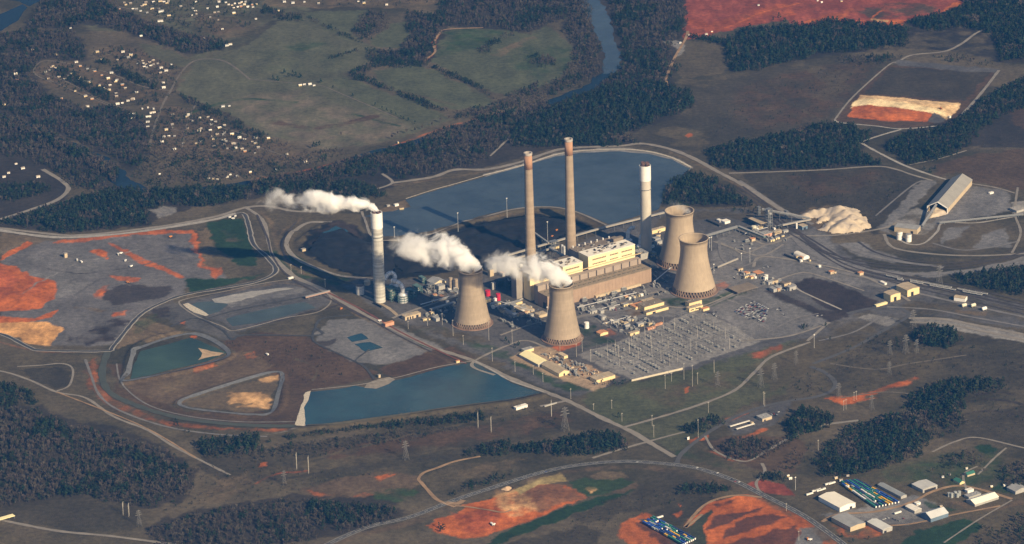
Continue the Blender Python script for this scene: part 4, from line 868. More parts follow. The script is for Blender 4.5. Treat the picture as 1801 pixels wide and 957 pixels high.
# lone trees
LONE = '''p|16|432,48 440,44 399,80|near the farm at the field's left corner
p|14|500,130 488,142 480,141 507,136 520,135 528,137 515,132 564,146|on the farm track across the big field
p|11|586,155 620,170 660,187 672,193 680,197 688,200 696,204 705,208 710,211 718,213 730,218|in the thin row down the field
p|18|557,259 562,257 552,262|at the river end of the big field
b|14|600,240 700,238 715,235 730,232 742,228 760,222 775,216 790,210 840,206 850,203 690,245|along the field edge at the river bank
p|13|300,122 310,150 240,205 250,208 160,150 118,125 60,150 310,255 345,265 348,262 385,270 350,235 340,238 332,240 365,230 420,260 440,268 395,262|among the suburb houses
b|12|330,228 345,215 370,238 390,245 405,255 300,230 290,215 280,250 310,215 430,250 450,270 470,262|among the suburb gardens
p|16|1190,122 1196,120 1192,126 1186,121|beside the dirt road and lawn
p|15|1370,32 1360,36 1380,38|by the red clay pit
p|14|780,932 772,928 776,936|near the highway at the clay pit
b|14|640,325 920,250 1350,808|alone on open ground
p|12|895,607 905,612 890,602 912,608 1088,735|near the white store shed
p|13|1452,575 1460,600 1625,300 1635,304 1645,298|near a plant road
b|11|1700,795 1712,800 1660,838 1670,842 1680,846 1690,840 1640,832 1730,830|around the farm buildings
p|11|1528,950 1480,945 1500,955|between the grey sheds'''
for ln in LONE.split('\n'):
    k, h, s, where = ln.split('|')
    for p in gp(s): put_tree('pine' if k == 'p' else 'bare', p.x, p.y, float(h)*random.uniform(.8, 1.15), where)
# ------------------------------------------------------------------ plant: materials
cream = mat('cream_cladding', (.84, .70, .42), var=.1, scale=.08, rough=.6); brick = mat('tan_cladding', (.35, .25, .185), var=.14, scale=.06); broof = mat('brown_roof', (.20, .165, .13), var=.2, scale=.06); wroof = mat('white_roof', (.78, .74, .66), var=.12, scale=.1)
groof = mat('grey_roof', (.30, .30, .30), var=.15, scale=.08); gwall = mat('grey_wall', (.38, .37, .35), var=.15, scale=.1); dwin = mat('dark_window', (.03, .032, .04), rough=.25, var=.2, spec=.5); lwin = mat('louvre_strip', (.20, .16, .12), var=.2, scale=.3)
steel = mat('grey_steel', (.22, .23, .24), rough=.55, var=.2, scale=.2, metal=.3); gsteel = mat('green_steel', (.10, .17, .16), rough=.6, var=.3, scale=.15); white = mat('white_paint', (.82, .80, .76), rough=.5, var=.06, scale=.2); tanw = mat('tan_wall', (.52, .42, .29), var=.12, scale=.1)
tanroof = mat('tan_roof', (.42, .34, .24), var=.18, scale=.1); orange = mat('orange_roof', (.55, .26, .13), var=.15, scale=.1); redp = mat('red_paint', (.55, .02, .05), rough=.5, var=.1); dark = mat('dark_steel', (.035, .036, .042), rough=.6, var=.3); yellow = mat('yellow_cladding', (.74, .60, .34), var=.08, scale=.1); blueg = mat('blue_grey_wall', (.13, .19, .26), var=.15)
conct = mat('stack_concrete', (.54, .50, .43), rough=.85, var=.16, scale=.04, zs=.6); silver = mat('silver_duct', (.66, .66, .66), rough=.45, var=.12, scale=.1, metal=.2); greenr = mat('green_roof', (.04, .16, .12), var=.15); flue = mat('flue_liner', (.11, .065, .06), var=.2)
galv = mat('galvanised_steel', (.50, .50, .50), rough=.5, var=.1); wood_p = mat('weathered_pole', (.46, .43, .40), var=.15)
def banded(name, c1, c2, per, amt=.5):
    m = mat(name, c1, rough=.85, var=.09, scale=.03); n = m.node_tree.nodes; L = m.node_tree.links; b = n['Principled BSDF']; src = b.inputs['Base Color'].links[0].from_socket
    tc = n.new('ShaderNodeTexCoord'); mp = n.new('ShaderNodeMapping'); mp.inputs['Scale'].default_value = (.004, .004, 1/per); L.new(tc.outputs['Object'], mp.inputs[0])
    wv = n.new('ShaderNodeTexNoise'); wv.inputs['Scale'].default_value = 1.0; wv.inputs['Detail'].default_value = 3; L.new(mp.outputs[0], wv.inputs[0])
    rp = n.new('ShaderNodeValToRGB'); rp.color_ramp.elements[0].position = .42; rp.color_ramp.elements[1].position = .56; rp.color_ramp.elements[0].color = (0, 0, 0, 1); rp.color_ramp.elements[1].color = (amt, amt, amt, 1); L.new(wv.outputs[0], rp.inputs[0])
    mx = n.new('ShaderNodeMixRGB'); L.new(rp.outputs[0], mx.inputs[0]); L.new(src, mx.inputs[1]); mx.inputs[2].default_value = (*c2, 1); m2 = n.new('ShaderNodeMapping'); m2.inputs['Scale'].default_value = (.07, .07, .008); L.new(tc.outputs['Object'], m2.inputs[0]); n2 = n.new('ShaderNodeTexNoise'); n2.inputs['Detail'].default_value = 5; L.new(m2.outputs[0], n2.inputs[0])
    r2 = n.new('ShaderNodeMapRange'); r2.inputs[1].default_value = .35; r2.inputs[2].default_value = .7; r2.inputs[3].default_value = .90; r2.inputs[4].default_value = 1.05; L.new(n2.outputs[0], r2.inputs[0]); vm = n.new('ShaderNodeVectorMath'); vm.operation = 'SCALE'; L.new(mx.outputs[0], vm.inputs[0]); L.new(r2.outputs[0], vm.inputs['Scale']); L.new(vm.outputs[0], b.inputs['Base Color']); return m
stackband = banded('banded_stack_concrete', (.62, .60, .55), (.34, .33, .30), 6, .8); towerc = banded('tower_concrete', (.37, .295, .22), (.28, .225, .165), 12, .4); towerw = banded('pale_tower_concrete', (.42, .335, .245), (.36, .285, .205), 12, .35); oldstack = banded('old_stack_concrete', (.37, .29, .215), (.29, .225, .165), 14, .6)
UD = (g(1137.6, 497.6)-g(964.6, 545)); PANG = math.atan2(UD.y, UD.x)            # the plant's grid
cs, sn = math.cos(PANG), math.sin(PANG)
# ------------------------------------------------------------------ cooling towers
def cooling_tower(px, py, label, shellm, prof, rc):
    p = g(px, py); t = thing('cooling_tower', label, 'cooling tower', (p.x, p.y, 0), group=None)
    mb = MB(); n = 72; inner = [(r-1.1, z) for r, z in reversed(prof)]; ring = [(prof[-1][0]+.9, prof[-1][1]), (prof[-1][0]+.9, prof[-1][1]+1.4), (prof[-1][0]-1.6, prof[-1][1]+1.4)]
    mb.lathe(prof+ring+inner, n, cap=False); part('shell', mb, shellm, t, True)
    mb = MB(); r0, z0 = prof[0]
    for i in range(44):
        a0 = 2*math.pi*i/44; a1 = 2*math.pi*(i+.5)/44; a2 = 2*math.pi*(i+1)/44
        for b0, b1 in ((a0, a1), (a2, a1)): mb.bar(((r0+rc)*math.cos(b0), (r0+rc)*math.sin(b0), 1.2), (r0*math.cos(b1)*.99, r0*math.sin(b1)*.99, z0+.3), 1.1)
    part('column_ring', mb, mat('column_concrete', (.30, .22, .17), var=.2), t)
    mb = MB(); mb.lathe([(r0-3, .6), (r0-3, z0-1)], 48, capm=0); part('fill_pack', mb, mat('wet_fill', (.05, .045, .042), var=.3), t)
    mb = MB(); mb.lathe([(r0+rc+5, .05), (r0+rc+5, 1.6), (r0+rc+3.6, 1.6), (r0+rc+3.6, 1.1)], 64, capm=0); part('basin', mb, mat('basin_concrete', (.26, .17, .125), var=.25), t); return t
PA = [(38.5, 10.5), (36.2, 20), (33.6, 34), (30.8, 50), (28.2, 66), (26.4, 80), (25.3, 93), (25.0, 102), (25.2, 112), (25.6, 121)]
PB = [(45.5, 12.5), (43, 22), (39.4, 36), (35.6, 52), (32.4, 68), (30.3, 82), (29.3, 94), (29.4, 103), (30.3, 112), (31.6, 120.5)]
cooling_tower(830.5, 568.6, 'narrow weathered cooling tower pouring white steam, beside the red tanks', towerc, PA, 1.5)
cooling_tower(989, 594.7, 'narrow steaming cooling tower nearest the bright store sheds', towerc, PA, 1.5)
cooling_tower(1221, 511, 'wide cooling tower with an empty open rim, nearest the car park', towerw, PB, 2)
cooling_tower(1196, 461, 'wide cooling tower with a faint wisp of vapour, behind its empty twin', towerw, PB, 2)
# ------------------------------------------------------------------ chimneys
def new_stack(px, py, label, body, steam):
    p = g(px, py); t = thing('chimney', label, 'chimney', (p.x, p.y, 0)); mb = MB(); mb.lathe([(12.4, 0), (12.1, 80), (11.8, 171)], 40, cap=False); part('shaft', mb, body, t, True)
    mb = MB(); mb.lathe([(11.8, 170.8), (12.7, 171), (12.7, 206), (11.9, 206), (11.9, 203)], 40, capm=0, m=0); o = part('white_band', mb, white, t)
    for dx in (-4.6, 4.8):
        mb = MB(); mb.lathe([(4.6, 203.5), (4.6, 213 if not steam else 208), (3.7, 213 if not steam else 208), (3.7, 206)], 20, c=(dx, -dx*.25, 0)); part('flue', mb, flue, t, True)
    for z in (150,):
        mb = MB(); mb.lathe([(11.7, z), (13.2, z), (13.2, z+1.2), (11.7, z+1.2)], 32, cap=False); part('platform', mb, steel, t)
    return t
new_stack(668.2, 530, 'banded grey chimney with a white top trailing a long white plume', stackband, True)
new_stack(1136.8, 444, 'smooth tan chimney with a white top and two dark flues, no smoke', conct, False)
def old_stack(px, py, label):
    p = g(px, py); t = thing('chimney', label, 'chimney', (p.x, p.y, 0)); mb = MB(); mb.lathe([(12.8, 0), (11.6, 70), (10.3, 150), (9.2, 230), (8.5, 300)], 36, cap=False); part('shaft', mb, oldstack, t, True)
    mb = MB(); mb.lathe([(8.7, 299), (9.4, 300.5), (9.4, 305), (6.6, 305), (6.6, 296)], 36, m=0, capm=1); part('rim', mb, [mat('stack_rim', (.42, .38, .34), var=.2), dark], t)
    mb = MB(); mb.lathe([(8.55, 268), (8.9, 268), (8.62, 299), (8.5, 299)], 36, cap=False); part('stained_top', mb, mat('soot_orange', (.42, .24, .15), var=.25, scale=.06, zs=.15), t, True); return t
old_stack(1005, 474, 'taller of the two slender orange tipped chimneys, behind the high cream boiler house'); old_stack(934.6, 500, 'slender orange tipped chimney left of its taller twin, beside the coal yard')
# ------------------------------------------------------------------ power house
O = g(964.6, 545); PH = thing('power_house', 'long brown turbine hall with tall cream boiler houses and white roofs', 'power station', (O.x, O.y, 0), PANG)
mb = MB(); mb.box(-2, 272, 0, 37, 0, 30); hall = part('turbine_hall', mb, brick, PH)
mb = MB(); mb.box(-2.6, 272.6, -.6, 37, 30, 31.2); part('hall_roof', mb, mat('turbine_roof', (.27, .215, .155), var=.18, scale=.06), PH)
for u in range(8, 268, 13):
    for v in (9, 24):
        mb = MB(); mb.box(u, u+7, v, v+2.2, 31.2, 32.4); part('roof_vent', mb, mat('roof_vent_metal', (.13, .12, .09), var=.2), PH)
mb = MB(); mb.box(-1, 271, 37, 51.8, 0, 43); part('heater_bay', mb, mat('heater_bay_wall', (.34, .28, .235), var=.12, scale=.06), PH)
for u in range(20, 270, 22):
    mb = MB(); mb.bar((u, 35.5, 31), (u, 35.5, 44), 1.0); part('vent_pipe', mb, dark, PH)
mb = MB(); mb.bar((70, 51, 47), (290, 51, 49), 1.6); part('steam_pipe', mb, mat('pipe_lagging', (.55, .42, .25), var=.15), PH)
def boiler(u0, u1, v0, v1, h, wins):
    mb = MB(); mb.box(u0, u1, v0, v1, 0, h); b = part('boiler_house', mb, cream, PH)
    mb = MB(); mb.box(u0-.5, u1+.5, v0-.5, v1+.5, h, h+1.0); r = part('boiler_roof', mb, wroof, PH)
    for a, c, z, hh in wins:
        mb = MB(); mb.box(a, c, v0-.45, v0+.3, z, z+hh)
        for k in range(int((c-a)/4)): mb.box(a+k*4+3.5, a+k*4+4, v0-.7, v0, z, z+hh, 1)
        part('window_strip', mb, [lwin, cream], b)
    return b
boiler(142, 266, 52, 89, 72, [(153, 189, 61.5, 3.2), (199, 221, 61.5, 3.2), (230, 258, 61.5, 3.2), (153, 189, 51.5, 2.6), (199, 221, 51.5, 2.6), (230, 258, 51.5, 2.6)])
boiler(75, 127, 52, 92, 64, [(82, 118, 54, 3.6)])
boiler(-2, 68, 66, 92, 60, [(4, 60, 51, 3)])
mb = MB(); mb.box(142, 264, 89, 126, 0, 69); part('bunker_bay', mb, mat('bunker_wall', (.30, .27, .24), var=.12), PH)
mb = MB(); mb.box(141.5, 264.5, 89.3, 126.5, 69, 70.4); part('bunker_roof', mb, broof, PH)
mb = MB(); mb.box(-20, 127, 92, 112, 0, 60); part('bunker_bay', mb, mat('bunker_wall'  , (.30, .27, .24)), PH)
mb = MB(); mb.box(-20.5, 127.5, 92.4, 112.5, 60, 61.4); part('bunker_roof', mb, broof, PH)
mb = MB(); mb.box(264, 276, 96, 124, 0, 60); part('annex', mb, brick, PH)
rr = random.Random(3)
for u0, u1, v0, v1, h, n in ((146, 262, 58, 87, 73, 40), (79, 124, 56, 90, 65, 14), (2, 64, 69, 90, 61, 14), (146, 260, 92, 124, 70.4, 16), (-15, 124, 94, 110, 61.4, 12)):
    for k in range(n):
        a = rr.uniform(u0, u1-7); c = rr.uniform(v0, v1-4); mb = MB(); mb.box(a, a+rr.uniform(3, 7), c, c+rr.uniform(1.6, 3.2), h, h+rr.uniform(1.2, 2.6)); part('roof_unit', mb, rr.choice([dark, dark, groof, broof]), PH)
for u in range(150, 262, 16):
    mb = MB(); mb.lathe([(1.2, 70.4), (1.2, 73.6), (1.9, 74.2), (1.9, 75)], 10, c=(u, 122, 0)); part('roof_fan', mb, white, PH)
mb = MB(); mb.box(236, 262, 90, 100, 70.4, 80); part('lift_house', mb, broof, PH)
for u in range(6, 268, 9):                                                     # buttress ribs and stains break the long wall
    mb = MB(); mb.box(u, u+.4, -.3, .2, 0, 30); part('pilaster', mb, mat('wall_rib', (.34, .245, .18), var=.15), PH)
mb = MB(); mb.box(-2.7, -1.5, 6, 16, 0, 14); part('loading_door', mb, dark, PH)
mb = MB(); mb.box(120, 240, -7, -.8, 0, 5); part('lean_to', mb, tanw, PH)
# ------------------------------------------------------------------ generic buildings
def bld(name, label, cat, ox, oy, U, V, h, wall, roof, kind='flat', rh=3.0, along='y', doors=(), wins=(), ang=None, group=None, z=0):
    p = g(ox, oy); t = thing(name, label, cat, (p.x, p.y, z), PANG if ang is None else ang, group); mb = MB()
    if kind == 'gable':
        mb.gwall(0, U, 0, V, h, rh, along); w = part('wall', mb, wall, t); mb = MB(); mb.gable(0, U, 0, V, h+.05, rh, along); part('roof', mb, roof, t)
    elif kind == 'round':
        sec = [(U/2-U/2*math.cos(a), h*.35+(h*.65+rh)*math.sin(a)) for a in [i*math.pi/10 for i in range(11)]]; sec = [(0, 0)]+sec+[(U, 0)]; n = len(sec); vs = [(a, y, b) for y in (0, V) for a, b in sec]
        mb.add(vs, [(i, i+1, i+n+1, i+n)[::-1] for i in range(n-1)]); part('roof', mb, roof, t); mb = MB(); mb.add([(a, .02, b) for a, b in sec]+[(a, V-.02, b) for a, b in sec], [tuple(range(n))[::-1], tuple(range(n, 2*n))]); w = part('wall', mb, wall, t)
    elif kind == 'open':
        mb.box(-.5, U+.5, -.5, V+.5, h, h+1); part('roof', mb, roof, t); w = t
        for a in range(5):
            for b in (0, .5, 1):
                mb = MB(); mb.box(a*U/4*.98, a*U/4*.98+.5, b*V*.97, b*V*.97+.5, 0, h); part('post', mb, steel, t)
    else:
        mb.box(0, U, 0, V, 0, h); w = part('wall', mb, wall, t); mb = MB(); mb.box(-.4, U+.4, -.4, V+.4, h, h+.7); part('roof', mb, roof, t)
        if U*V > 250:
            for k in range(3):
                a, b = rr.uniform(.1, .8)*U, rr.uniform(.15, .8)*V; mb = MB(); mb.box(a, a+2.4, b, b+2, h+.7, h+1.8); part('roof_unit', mb, groof, t)
    for a, b, z1 in doors:
        mb = MB(); mb.box(a, b, -.25, .3, 0, z1); part('door', mb, dwin if 1 else dark, w)
    for a, b, z0, z1 in wins:
        mb = MB(); mb.box(a, b, -.2, .3, z0, z1); part('window', mb, dwin, w)
    return t
B = bld
brightr = mat('bright_metal_roof', (.95, .84, .48), rough=.5, var=.06)
B('store_shed', 'brilliant yellow roofed long shed, brightest roof beside the plant road', 'shed', 946.6, 646, 27, 70, 6, gwall, brightr, 'gable', 4.5)
B('store_shed', 'grey roofed shed with a bright gable end and dark door, below the brilliant yellow one', 'shed', 983.3, 663.3, 26, 64, 7, yellow, tanroof, 'gable', 5, doors=((11, 15, 5),))
B('store_shed', 'low flat shed with one long bright wall at the storage yard corner', 'shed', 1049.2, 674.6, 47, 24, 7, yellow, tanroof)
B('store_shed', 'small flat shed with a bright wall above the brilliant yellow roof', 'shed', 922.6, 621.5, 24, 12, 6, yellow, groof)
B('storage_trailer', 'pale trailer with a lit end, standing by the steaming tower foot', 'trailer', 992, 631.3, 10, 22, 5, yellow, tanw, 'gable', 1)
B('pump_house', 'tan roofed pump house with dark bays beside the plant road', 'pump house', 712.6, 564, 40, 14, 8, tanw, tanroof, doors=((5, 9, 6), (12, 15, 6), (18, 21, 6), (28, 34, 6)))
B('pump_house', 'small orange hut on bare ground beside the railway line', 'hut', 678, 575.5, 22, 8, 7, mat('salmon_wall', (.55, .30, .20), var=.1), orange)
B('workshop', 'brown roofed workshop with two tiers of bright wall', 'workshop', 1137, 555, 58, 12, 6, yellow, broof, doors=((16, 24, 4),))
B('workshop', 'upper tier of the brown roofed workshop', 'workshop', 1133.5, 549, 52, 26, 11, yellow, broof)
B('office_block', 'stepped bright office block between the tower and switchyard', 'office', 1212.5, 549.5, 36, 12, 8, yellow, tanroof, wins=((3, 12, 3, 5), (16, 30, 3, 5)))
B('office_block', 'rear bright office block behind the stepped one', 'office', 1212, 541.5, 34, 14, 10, yellow, broof)
B('office_annex', 'small round roofed annex right of the stepped office', 'office', 1237, 548, 16, 9, 5, yellow, orange)
B('workshop', 'orange roofed workshop left of the two tier one', 'workshop', 1118, 545, 29, 22, 5, yellow, orange)
B('workshop', 'tan shed behind the orange roofed workshop', 'workshop', 1133, 535.5, 29, 14, 5, tanw, tanroof)
B('relay_house', 'bright relay hut with an opening at the switchyard edge', 'hut', 1108.6, 591, 24, 8, 5, yellow, tanroof, doors=((8, 12, 3.5),))
B('relay_house', 'long thin orange relay hut at the switchyard edge', 'hut', 1139.5, 581.4, 20, 5, 4, mat('salmon_wall', (.55, .30, .20)), orange)
B('relay_house', 'thin orange hut pair beyond the long relay hut', 'hut', 1152, 574.4, 21, 5, 3.5, mat('salmon_wall', (.55, .30, .20)), orange)
B('pump_house', 'orange roofed pump house on an island of bare ground', 'pump house', 1056, 591.5, 20, 15, 5, yellow, orange, 'gable', 2)
B('open_shed', 'big brown roofed open shed right of the empty tower', 'shed', 1297.7, 520, 54, 36, 6, None, broof, 'open')
B('open_shed', 'small orange roofed canopy among parked vehicles', 'canopy', 1332, 487, 17, 17, 6, None, orange, 'open')
B('portable_cabin', 'little tan cabin below the orange canopy', 'cabin', 1321, 491, 8, 7, 4, yellow, orange)
B('arched_shed', 'white arched shed with a rounded roof in the gravel yard', 'shed', 1413, 457.5, 17, 36, 6, white, wroof, 'round', 3)
B('flat_store', 'white roofed store beside the dark pipe racks', 'store', 1275, 394.5, 15, 15, 5, white, wroof)
B('flat_store', 'low white store left of the white roofed store', 'store', 1266, 391.5, 7, 12, 4, white, wroof)
B('dewatering_building', 'orange walled building with dark bays by the transfer tower', 'building', 1343.6, 419, 23, 18, 8, mat('salmon_wall', (.55, .30, .20)), groof, doors=((4, 7, 6), (13, 16, 6)))
B('dewatering_building', 'tan low building right of the orange walled one', 'building', 1362.6, 413, 22, 12, 5, tanw, tanroof, wins=((3, 18, 2, 3.5),))
B('raised_shed', 'flat roofed open shed beside the lattice tower', 'shed', 1337.8, 404, 17, 46, 13, None, tanroof, 'open')
B('control_hut', 'blue grey hut with a tan roof beside the limestone heap', 'hut', 1411, 405, 15, 16, 8, blueg, tanroof, doors=((4, 10, 5),))
B('warehouse', 'long bright wall building behind the vapour tower', 'warehouse', 1147, 412, 37, 10, 8, yellow, tanroof)
B('warehouse', 'low grey building between the tan chimney and tower', 'building', 1153, 426, 14, 12, 7, gwall, groof)
B('maintenance_shed', 'taller yellow shed with a grey door behind the smaller yellow one', 'shed', 1595.8, 522.6, 33, 38, 15, yellow, tanroof, 'gable', 2, doors=((10, 17, 9),))
B('maintenance_shed', 'smaller yellow shed with a grey door in front of the taller one', 'shed', 1566.4, 531.5, 27, 24, 15, yellow, tanroof, 'gable', 1.5, doors=((9, 16, 9),))
B('bus_shelter', 'bright roofed long shelter in front of the yellow sheds', 'shelter', 1541.5, 540.5, 30, 6, 3.6, yellow, brightr)
B('portable_cabin', 'white angular cabin left of the yellow sheds', 'cabin', 1556, 502, 6, 17, 4, white, wroof)
B('portable_cabin', 'small grey cabin behind the smaller yellow shed', 'cabin', 1569, 511, 10, 8, 4, white, groof)
ANG2 = math.atan2((g(1697.4, 531.5)-g(1677.8, 528.8)).y, (g(1697.4, 531.5)-g(1677.8, 528.8)).x)
B('engine_shed', 'pale sided tan roofed shed spanning the rail tracks', 'shed', 1677.8, 529, 25, 15, 8, white, tanroof, 'gable', 2, 'x', ang=ANG2)
B('site_office', 'bright white office trailer beside the teal pond corner', 'office', 908, 722, 28, 9, 5, white, wroof)
B('site_office', 'small grey hut beside the bright office trailer', 'hut', 958, 716, 30, 2, 2, gwall, gwall)
# shed group right
PHS = g(1666.3, 375.8); q1 = g(1629, 372.3); LV = (g(1709.6, 325.6)-PHS); sa = math.atan2(LV.y, LV.x)-math.pi/2
t = thing('storage_shed', 'long grey gabled limestone shed, open white framed front', 'shed', (PHS.x, PHS.y, 0), sa); Ls = LV.length; Wd = 47
mb = MB(); mb.box(-.6, 0, 0, Ls, 0, 13); mb.box(-Wd, -Wd+.6, 0, Ls, 0, 13); part('side_wall', mb, tanw, t)
mb = MB(); mb.gable(-Wd, 0, 0, Ls, 13, 12, 'y', 1.2, .6); part('roof', mb, mat('shed_roof', (.30, .29, .27), var=.1, scale=.05), t)
mb = MB(); mb.add([(-Wd, Ls-.5, 0), (0, Ls-.5, 0), (0, Ls-.5, 13), (-Wd/2, Ls-.5, 25), (-Wd, Ls-.5, 13)], [(0, 1, 2, 3, 4)]); part('end_wall', mb, gwall, t)
mb = MB(); mb.bar((-Wd, -.7, 0), (-Wd, -.7, 14), 1.6); mb.bar((-Wd, -.7, 13), (-Wd/2, -.7, 25.4), 1.6); mb.bar((-Wd/2, -.7, 25.4), (0, -.7, 13), 1.6); mb.bar((0, -.7, 0), (0, -.7, 14), 1.6); part('front_frame', mb, white, t)
B('crusher_building', 'tan walled block with a grey roof in front of the limestone shed', 'building', 1573, 407.4, 53, 26, 11, tanw, groof, ang=math.atan2((g(1615, 414.4)-g(1573, 407.4)).y, (g(1615, 414.4)-g(1573, 407.4)).x)+.12, doors=((38, 44, 6),))
B('flat_store', 'pale low roof at the right edge of the yards', 'store', 1788, 375, 30, 25, 5, gwall, conc); B('portable_cabin', 'white cabin alone on the gravel behind the limestone shed', 'cabin', 1741, 342, 11, 6, 3, white, wroof)
# tanks
def tank(px, py, d, h, m, label, cat='tank', name='storage_tank', roof=None, cone=True):
    p = g(px, py); t = thing(name, label, cat, (p.x, p.y, 0)); r = d/2; mb = MB(); mb.lathe([(r, 0), (r, h)], 32, cap=False); part('shell', mb, m, t, True)
    mb = MB(); mb.lathe([(r+.15, h-.1), (r+.15, h+.2)]+([(r*.5, h+r*.12), (.1, h+r*.2)] if cone else []), 32); part('roof', mb, roof or m, t)
    mb = MB(); mb.lathe([(r+.3, h*.72), (r+.5, h*.72), (r+.5, h*.74), (r+.3, h*.74)], 32, cap=False); mb.bar((r+.4, 0, 0), (r+.4, 0, h), .5); part('railing', mb, steel, t); return t
tank(633.5, 517, 18, 20, mat('pale_tank', (.58, .57, .55), var=.1, zs=.3), 'tall pale tank with a brown top, left of the banded chimney', roof=mat('rust_roof', (.22, .15, .11), var=.2), cone=False)
tank(645.8, 500.5, 14, 8, tanw, 'squat tan tank behind the tall pale tank'); tank(1031.7, 577, 10.5, 13, white, 'small bright white tank on grass beside the steaming tower'); tank(1326, 405, 11, 10, mat('cream_tank', (.68, .64, .5), var=.1), 'cream tank beside the raised open shed')
tank(1582, 421, 13.5, 19, white, 'left of two white tanks in front of the tan block', roof=tanroof); tank(1598, 424.5, 13, 17, white, 'right of two white tanks in front of the tan block', roof=groof)
tank(858, 520, 11, 12, redp, 'red tank nearer the steaming tower', cone=False); tank(876.5, 528, 9.5, 15, redp, 'taller red tank beside a white box', cone=False)
tank(1401, 402, 4, 13, white, 'slim white silo beside the blue grey hut'); tank(793, 508, 8, 26, mat('silo_tan', (.36, .29, .22), var=.12), 'left of two tan silos behind the steaming tower', 'silo', 'silo'); tank(802.5, 510.5, 8, 26, mat('silo_tan', (.36, .29, .22)), 'right of two tan silos behind the steaming tower', 'silo', 'silo')
tank(989, 447, 5, 22, silver, 'left of two silver silos beside the tall chimney', 'silo', 'silo'); tank(992.5, 448, 5, 20, silver, 'right of two silver silos beside the tall chimney', 'silo', 'silo')
for k, (x, y, h) in enumerate(((1669, 873.5, 8), (1674, 875, 9), (1680, 873, 10), (1684, 874.5, 8), (1687, 871.5, 9))): tank(x, y, 6, h, mat('grain_bin', (.36, .38, .37), rough=.5, var=.1), 'grey grain bin in the farm bin cluster', 'grain bin', 'grain_bin')['group'] = 'grain bins at the farm'
for k, (x, y) in enumerate(((1695.6, 540), (1711.7, 540), (1731, 546))):
    p = g(x, y); a = PANG; t = thing('horizontal_tank', 'horizontal white tank with a lit end, %s of three on bare earth' % ('left', 'middle', 'right')[k], 'tank', (p.x, p.y, 0), a); mb = MB()
    mb.tube([(-6, 0, 4.6), (-5, 0, 4.6), (5, 0, 4.6), (6, 0, 4.6)], [2.4, 3.6, 3.6, 2.4], 16); part('shell', mb, mat('cream_tank', (.68, .64, .5)) if k < 2 else white, t, True); mb = MB(); mb.box(-4, -3, -2.5, 2.5, 0, 1.6); mb.box(3, 4, -2.5, 2.5, 0, 1.6); part('saddle', mb, conc, t)
B('white_box', 'white upright box unit in front of the taller red tank', 'cabinet', 870, 534, 6, 6, 10, white, white); B('process_building', 'low bright sided block by the steaming tower wall', 'building', 855, 533, 13, 8, 7, yellow, groof)
B('process_building', 'small tan tower block behind the red tanks', 'building', 862, 487, 10, 9, 16, tanw, groof); B('process_building', 'grey screen block between the red tanks', 'building', 866, 510, 9, 5, 15, gwall, groof)
B('coal_crusher_house', 'grey gabled crusher house at the coal yard edge', 'building', 866, 481, 32, 30, 20, gwall, groof, 'gable', 5, 'y'); B('process_building', 'orange roofed low block behind the steam', 'building', 884, 487, 20, 12, 8, gwall, orange)
B('flat_store', 'tan flat roofed store below the turbine hall end', 'store', 921, 553, 28, 42, 5, tanw, tanroof); B('flat_store', 'long low store with a bright edge near the hall end', 'store', 900, 539, 28, 6, 5, yellow, tanroof); B('flat_store', 'dark low roof left of the tan flat store', 'store', 903, 559, 12, 62, 4, gwall, groof)
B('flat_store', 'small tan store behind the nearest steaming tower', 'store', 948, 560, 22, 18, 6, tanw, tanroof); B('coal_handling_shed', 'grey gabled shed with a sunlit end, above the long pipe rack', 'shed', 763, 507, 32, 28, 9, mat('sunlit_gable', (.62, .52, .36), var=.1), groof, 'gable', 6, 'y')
B('coal_handling_shed', 'low grey shed left of the two tan silos', 'shed', 772, 511, 16, 16, 9, gwall, groof); B('flat_store', 'low shed with pale edge behind the long rack', 'store', 768, 531, 52, 14, 6, gwall, broof)
# absorbers with bent ducts
def absorber(px, py, r, h, label, duct, m=silver):
    p = g(px, py); t = thing('absorber_vessel', label, 'scrubber', (p.x, p.y, 0)); mb = MB(); mb.lathe([(r, 0), (r, h)], 32, cap=False); part('vessel', mb, m, t, True)
    mb = MB(); mb.lathe([(r, h), (r*1.02, h+1), (r*.45, h+r*.55)], 32); part('cone', mb, silver, t, True)
    mb = MB(); q = smooth_line([Vector(v) for v in duct], 2); mb.tube(q, r*.46, 16); part('duct', mb, silver, t, True)
    for k in range(1, len(q)-1, 4):
        d = (q[k+1]-q[k-1]).normalized()*.5; mb = MB(); mb.tube([q[k]-d, q[k]+d], r*.46+.4, 16); part('duct_ring', mb, gwall, t)
    mb = MB()
    for z in (h*.3, h*.6, h*.9):
        mb.lathe([(r, z), (r+2.4, z), (r+2.4, z+.4), (r, z+.4)], 24, cap=False)
    for i in range(10): a = i*.628; mb.bar(((r+2.2)*math.cos(a), (r+2.2)*math.sin(a), 0), ((r+2.2)*math.cos(a), (r+2.2)*math.sin(a), h), .6)
    part('platform', mb, gsteel, t); return t
absorber(709, 531, 10.5, 17, 'front scrubber vessel with a bent silver duct beside the banded chimney', [(0, 0, 22), (0, 0, 30), (-3, 2, 38), (-10, 7, 43), (-17, 12, 44), (-24, 14, 44)])
absorber(694, 519, 10.5, 22, 'rear scrubber vessel with a hooked silver duct beside the banded chimney', [(0, 0, 27), (1, 0, 36), (2, 2, 43), (-3, 5, 49), (-10, 2, 50), (-17, -6, 46), (-21, -12, 40)])
absorber(1126.5, 443, 9.5, 14, 'front pale scrubber duct beside the tan chimney', [(0, 0, 18), (0, 0, 24), (1, 2, 31), (3, 4, 37), (7, 6, 40), (12, 6, 40)], gwall); absorber(1104.5, 433, 9.5, 14, 'rear pale scrubber duct near the boiler house', [(0, 0, 18), (0, 0, 24), (1, 2, 31), (4, 4, 38), (9, 6, 41), (16, 6, 41)], gwall)
